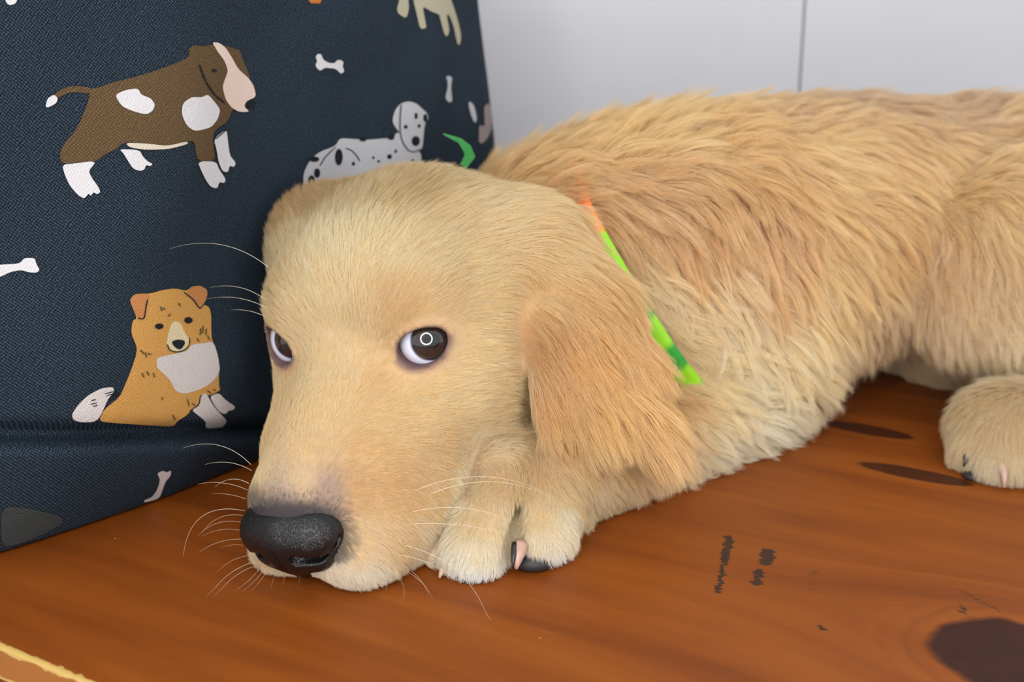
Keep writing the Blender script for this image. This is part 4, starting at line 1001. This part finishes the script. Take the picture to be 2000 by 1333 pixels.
pad(W(1042, 1098, .4500), (.0072, .005, .0040))
pad(W(925, 1132, .4435), (.0075, .005, .0026))
pad(W(1925, 930, .532), (.010, .006, .0030))

# ------------------------------------------------------------------ whiskers: root pixel, tip pixel, bow (px, + up), how much nearer the tip is (m)
WH = [((524, 522), (332, 486), 26, .0), ((524, 590), (410, 562), 14, 0), ((528, 606), (405, 584), 12, 0), ((524, 622), (450, 606), 6, 0),
      ((490, 908), (356, 876), 22, .0), ((492, 920), (400, 908), 10, 0), ((486, 945), (420, 952), 12, 0), ((484, 958), (386, 946), 8, .01), ((480, 975), (414, 964), 3, .01),
      ((478, 998), (358, 1086), 40, .02), ((477, 1008), (395, 1040), 14, .02), ((476, 1022), (386, 1048), 14, .02), ((474, 1038), (395, 1048), 8, .02), ((474, 1054), (388, 1080), 8, .02), ((476, 1066), (430, 1072), 4, .02),
      ((484, 1086), (424, 1118), 6, .02), ((490, 1100), (404, 1176), 12, .02), ((492, 1108), (420, 1170), 8, .02), ((506, 1128), (462, 1180), -6, .015), ((516, 1138), (476, 1200), -4, .015), ((524, 1142), (492, 1192), -3, .015),
      ((540, 1148), (532, 1190), 0, .012), ((560, 1152), (556, 1182), 0, .01), ((590, 1156), (586, 1196), 0, .01), ((630, 1158), (634, 1192), 0, .01), ((660, 1158), (656, 1206), 0, .01), ((700, 1154), (704, 1200), 0, .01), ((722, 1150), (722, 1216), 3, .015), ((742, 1146), (756, 1192), 3, .015),
      ((770, 1138), (790, 1222), 8, .02), ((790, 1130), (846, 1218), 10, .02), ((800, 1132), (838, 1186), 8, .02),
      ((812, 958), (1086, 974), 34, .012), ((840, 966), (1100, 986), 34, .012), ((806, 1000), (1020, 1028), 20, .01), ((808, 1024), (1000, 1046), 8, .01), ((790, 1066), (960, 1232), 36, .02), ((776, 1084), (900, 1140), 10, .015)]
wp, wr = [], []
for (a, b, bow, near) in WH:
    loc, nor = pick(*a)
    if loc is None:
        Zr = .45
    else:
        Zr = float(loc[1] * CP - (loc[2] - CAMH) * SP)
    K = 12; pl = []
    zt = Zr - near
    dx, dy = b[0] - a[0], b[1] - a[1]; L = math.hypot(dx, dy)
    nx, ny = (dy / L, -dx / L)
    if ny > 0: nx, ny = -nx, -ny
    for k in range(K):
        u = k / (K - 1)
        off = bow * 4 * u * (1 - u)
        p = W(a[0] + dx * u + nx * off, a[1] + dy * u + ny * off, Zr - .001 + (zt - Zr) * u)
        p[2] = max(p[2], .0008)
        pl.append(p)
    wp.append(pl); wr.append([.000075 * (1 - .8 * k / (K - 1)) for k in range(K)])
M_whisk = simple('pale_whisker', (.80, .70, .55), .35)
curves('whiskers', np.array(wp), None, np.array(wr), M_whisk, puppy)

# ------------------------------------------------------------------ ribbon collar
cA, cB, cC = [np.array(pick(*p)[0]) for p in ((1318, 700), (1205, 520), (1095, 420))]
nrm = np.cross(cB - cA, cC - cA); nrm /= np.linalg.norm(nrm)
if nrm[0] < 0: nrm = -nrm
cen = W(1120, 600, .575); cen = cen - nrm * ((cen - cA) @ nrm)
ex = cB - cen; ex /= np.linalg.norm(ex); ey = np.cross(nrm, ex)
NS = 120
rad_, dirs = [], []
for k in range(NS):
    a = 2 * math.pi * k / NS
    d = ex * math.cos(a) + ey * math.sin(a); dirs.append(d)
    loc, nor, i, dist = BVH.ray_cast(Vector(cen), Vector(d))
    rad_.append(min(dist if dist is not None else .05, .07))
rad_ = np.array(rad_)
for _ in range(12): rad_ = (np.roll(rad_, 1) + rad_ + np.roll(rad_, -1)) / 3
V, F = [], []
prof = [(-.0055, -.0005), (-.003, .0004), (.002, .0004), (.0045, -.0005), (.0045, -.0013), (-.0055, -.0013)]
lift_ = np.zeros(NS)
for k in range(NS):                       # the near side stands out of the fur, the rest is buried in it
    x, y = to_px(cen + dirs[k] * rad_[k])[0]
    near = np.dot(dirs[k], np.array([0, 0, CAMH]) - cen) > 0
    lift_[k] = .0075 if near and 400 < y < 720 else .0005
for _ in range(4): lift_ = (np.roll(lift_, 1) + lift_ + np.roll(lift_, -1)) / 3
for k in range(NS):
    for (w, h) in prof:
        p = cen + dirs[k] * (rad_[k] + h + lift_[k]) + nrm * w
        p[2] = max(p[2], .002)
        V.append(p)
m_ = len(prof)
for k in range(NS):
    j = (k + 1) % NS
    for i in range(m_):
        F.append((k * m_ + i, j * m_ + i, j * m_ + (i + 1) % m_, k * m_ + (i + 1) % m_))
bme2 = mesh('band', V, F, True)
cols = np.zeros((len(V), 4)); cols[:, 3] = 1
GREEN, LIME, ORANGE, TEAL = lin(40, 160, 50), lin(150, 225, 30), lin(255, 130, 40), lin(20, 120, 80)
for k in range(NS):
    x, y = to_px(cen + dirs[k] * (rad_[k] + .006))[0]
    seq = (k // 7) % 4
    cc = (GREEN, LIME, ORANGE, TEAL)[seq]
    near = np.dot(dirs[k], np.array([0, 0, CAMH]) - cen) > 0
    if near and x > 1040: cc = ORANGE if x < 1168 else (LIME if x < 1215 else (GREEN if int(x / 35) % 2 else LIME))
    cols[k * m_:(k + 1) * m_, :3] = cc
ca = bme2.color_attributes.new('stripe', 'FLOAT_COLOR', 'POINT'); ca.data.foreach_set('color', cols.astype(np.float32).ravel())
t = NT('neon_ribbon'); t.set(Base_Color=t.new('ShaderNodeAttribute', attribute_name='stripe').outputs['Color'], Roughness=.55)
collar = empty('ribbon_collar', tuple(cen))
tag(collar, 'thin green, lime and orange ribbon collar round the puppy\'s neck', 'collar')
bpy.context.view_layer.update()
link('band', bme2, t.m, collar)
kn = W(905, 322, .552)
gm = simple('green_ribbon', lin(40, 140, 60), .5)
tl = [W(905, 325, .552), W(918, 305, .551), W(912, 290, .550), W(898, 275, .549), W(866, 262, .548)]
V, F = [], []
for i, p in enumerate(tl):
    w = (.0016, .0024, .0020, .0011, .0003)[i]
    d = tl[min(i + 1, 4)] - tl[max(i - 1, 0)]; d /= np.linalg.norm(d)
    sd = np.cross(d, np.array([0, 1., 0])); sd /= np.linalg.norm(sd)
    for (sx, sy) in ((-1, 0), (1, 0), (1, 1), (-1, 1)): V.append(p + sd * sx * w + np.array([0, .0008, 0]) * sy)
for i in range(4):
    for k in range(4): F.append((i * 4 + k, i * 4 + (k + 1) % 4, i * 4 + 4 + (k + 1) % 4, i * 4 + 4 + k))
F += [(0, 1, 2, 3)[::-1], (16, 17, 18, 19)]
link('ribbon_end', mesh('ribbon_end', V, F), gm, collar)
bm = bmesh.new(); bmesh.ops.create_uvsphere(bm, u_segments=20, v_segments=14, radius=1)
for v in bm.verts: v.co = Vector(W(871, 331, .551)) + Vector((v.co.x * .0034, v.co.y * .003, v.co.z * .0026))
m = bpy.data.meshes.new('bead'); bm.to_mesh(m); bm.free(); m.polygons.foreach_set('use_smooth', np.ones(len(m.polygons), bool))
o = link('bead', m, simple('pale_bead', (.62, .70, .70), .3), collar); o['label'] = 'small pale bead on the collar'
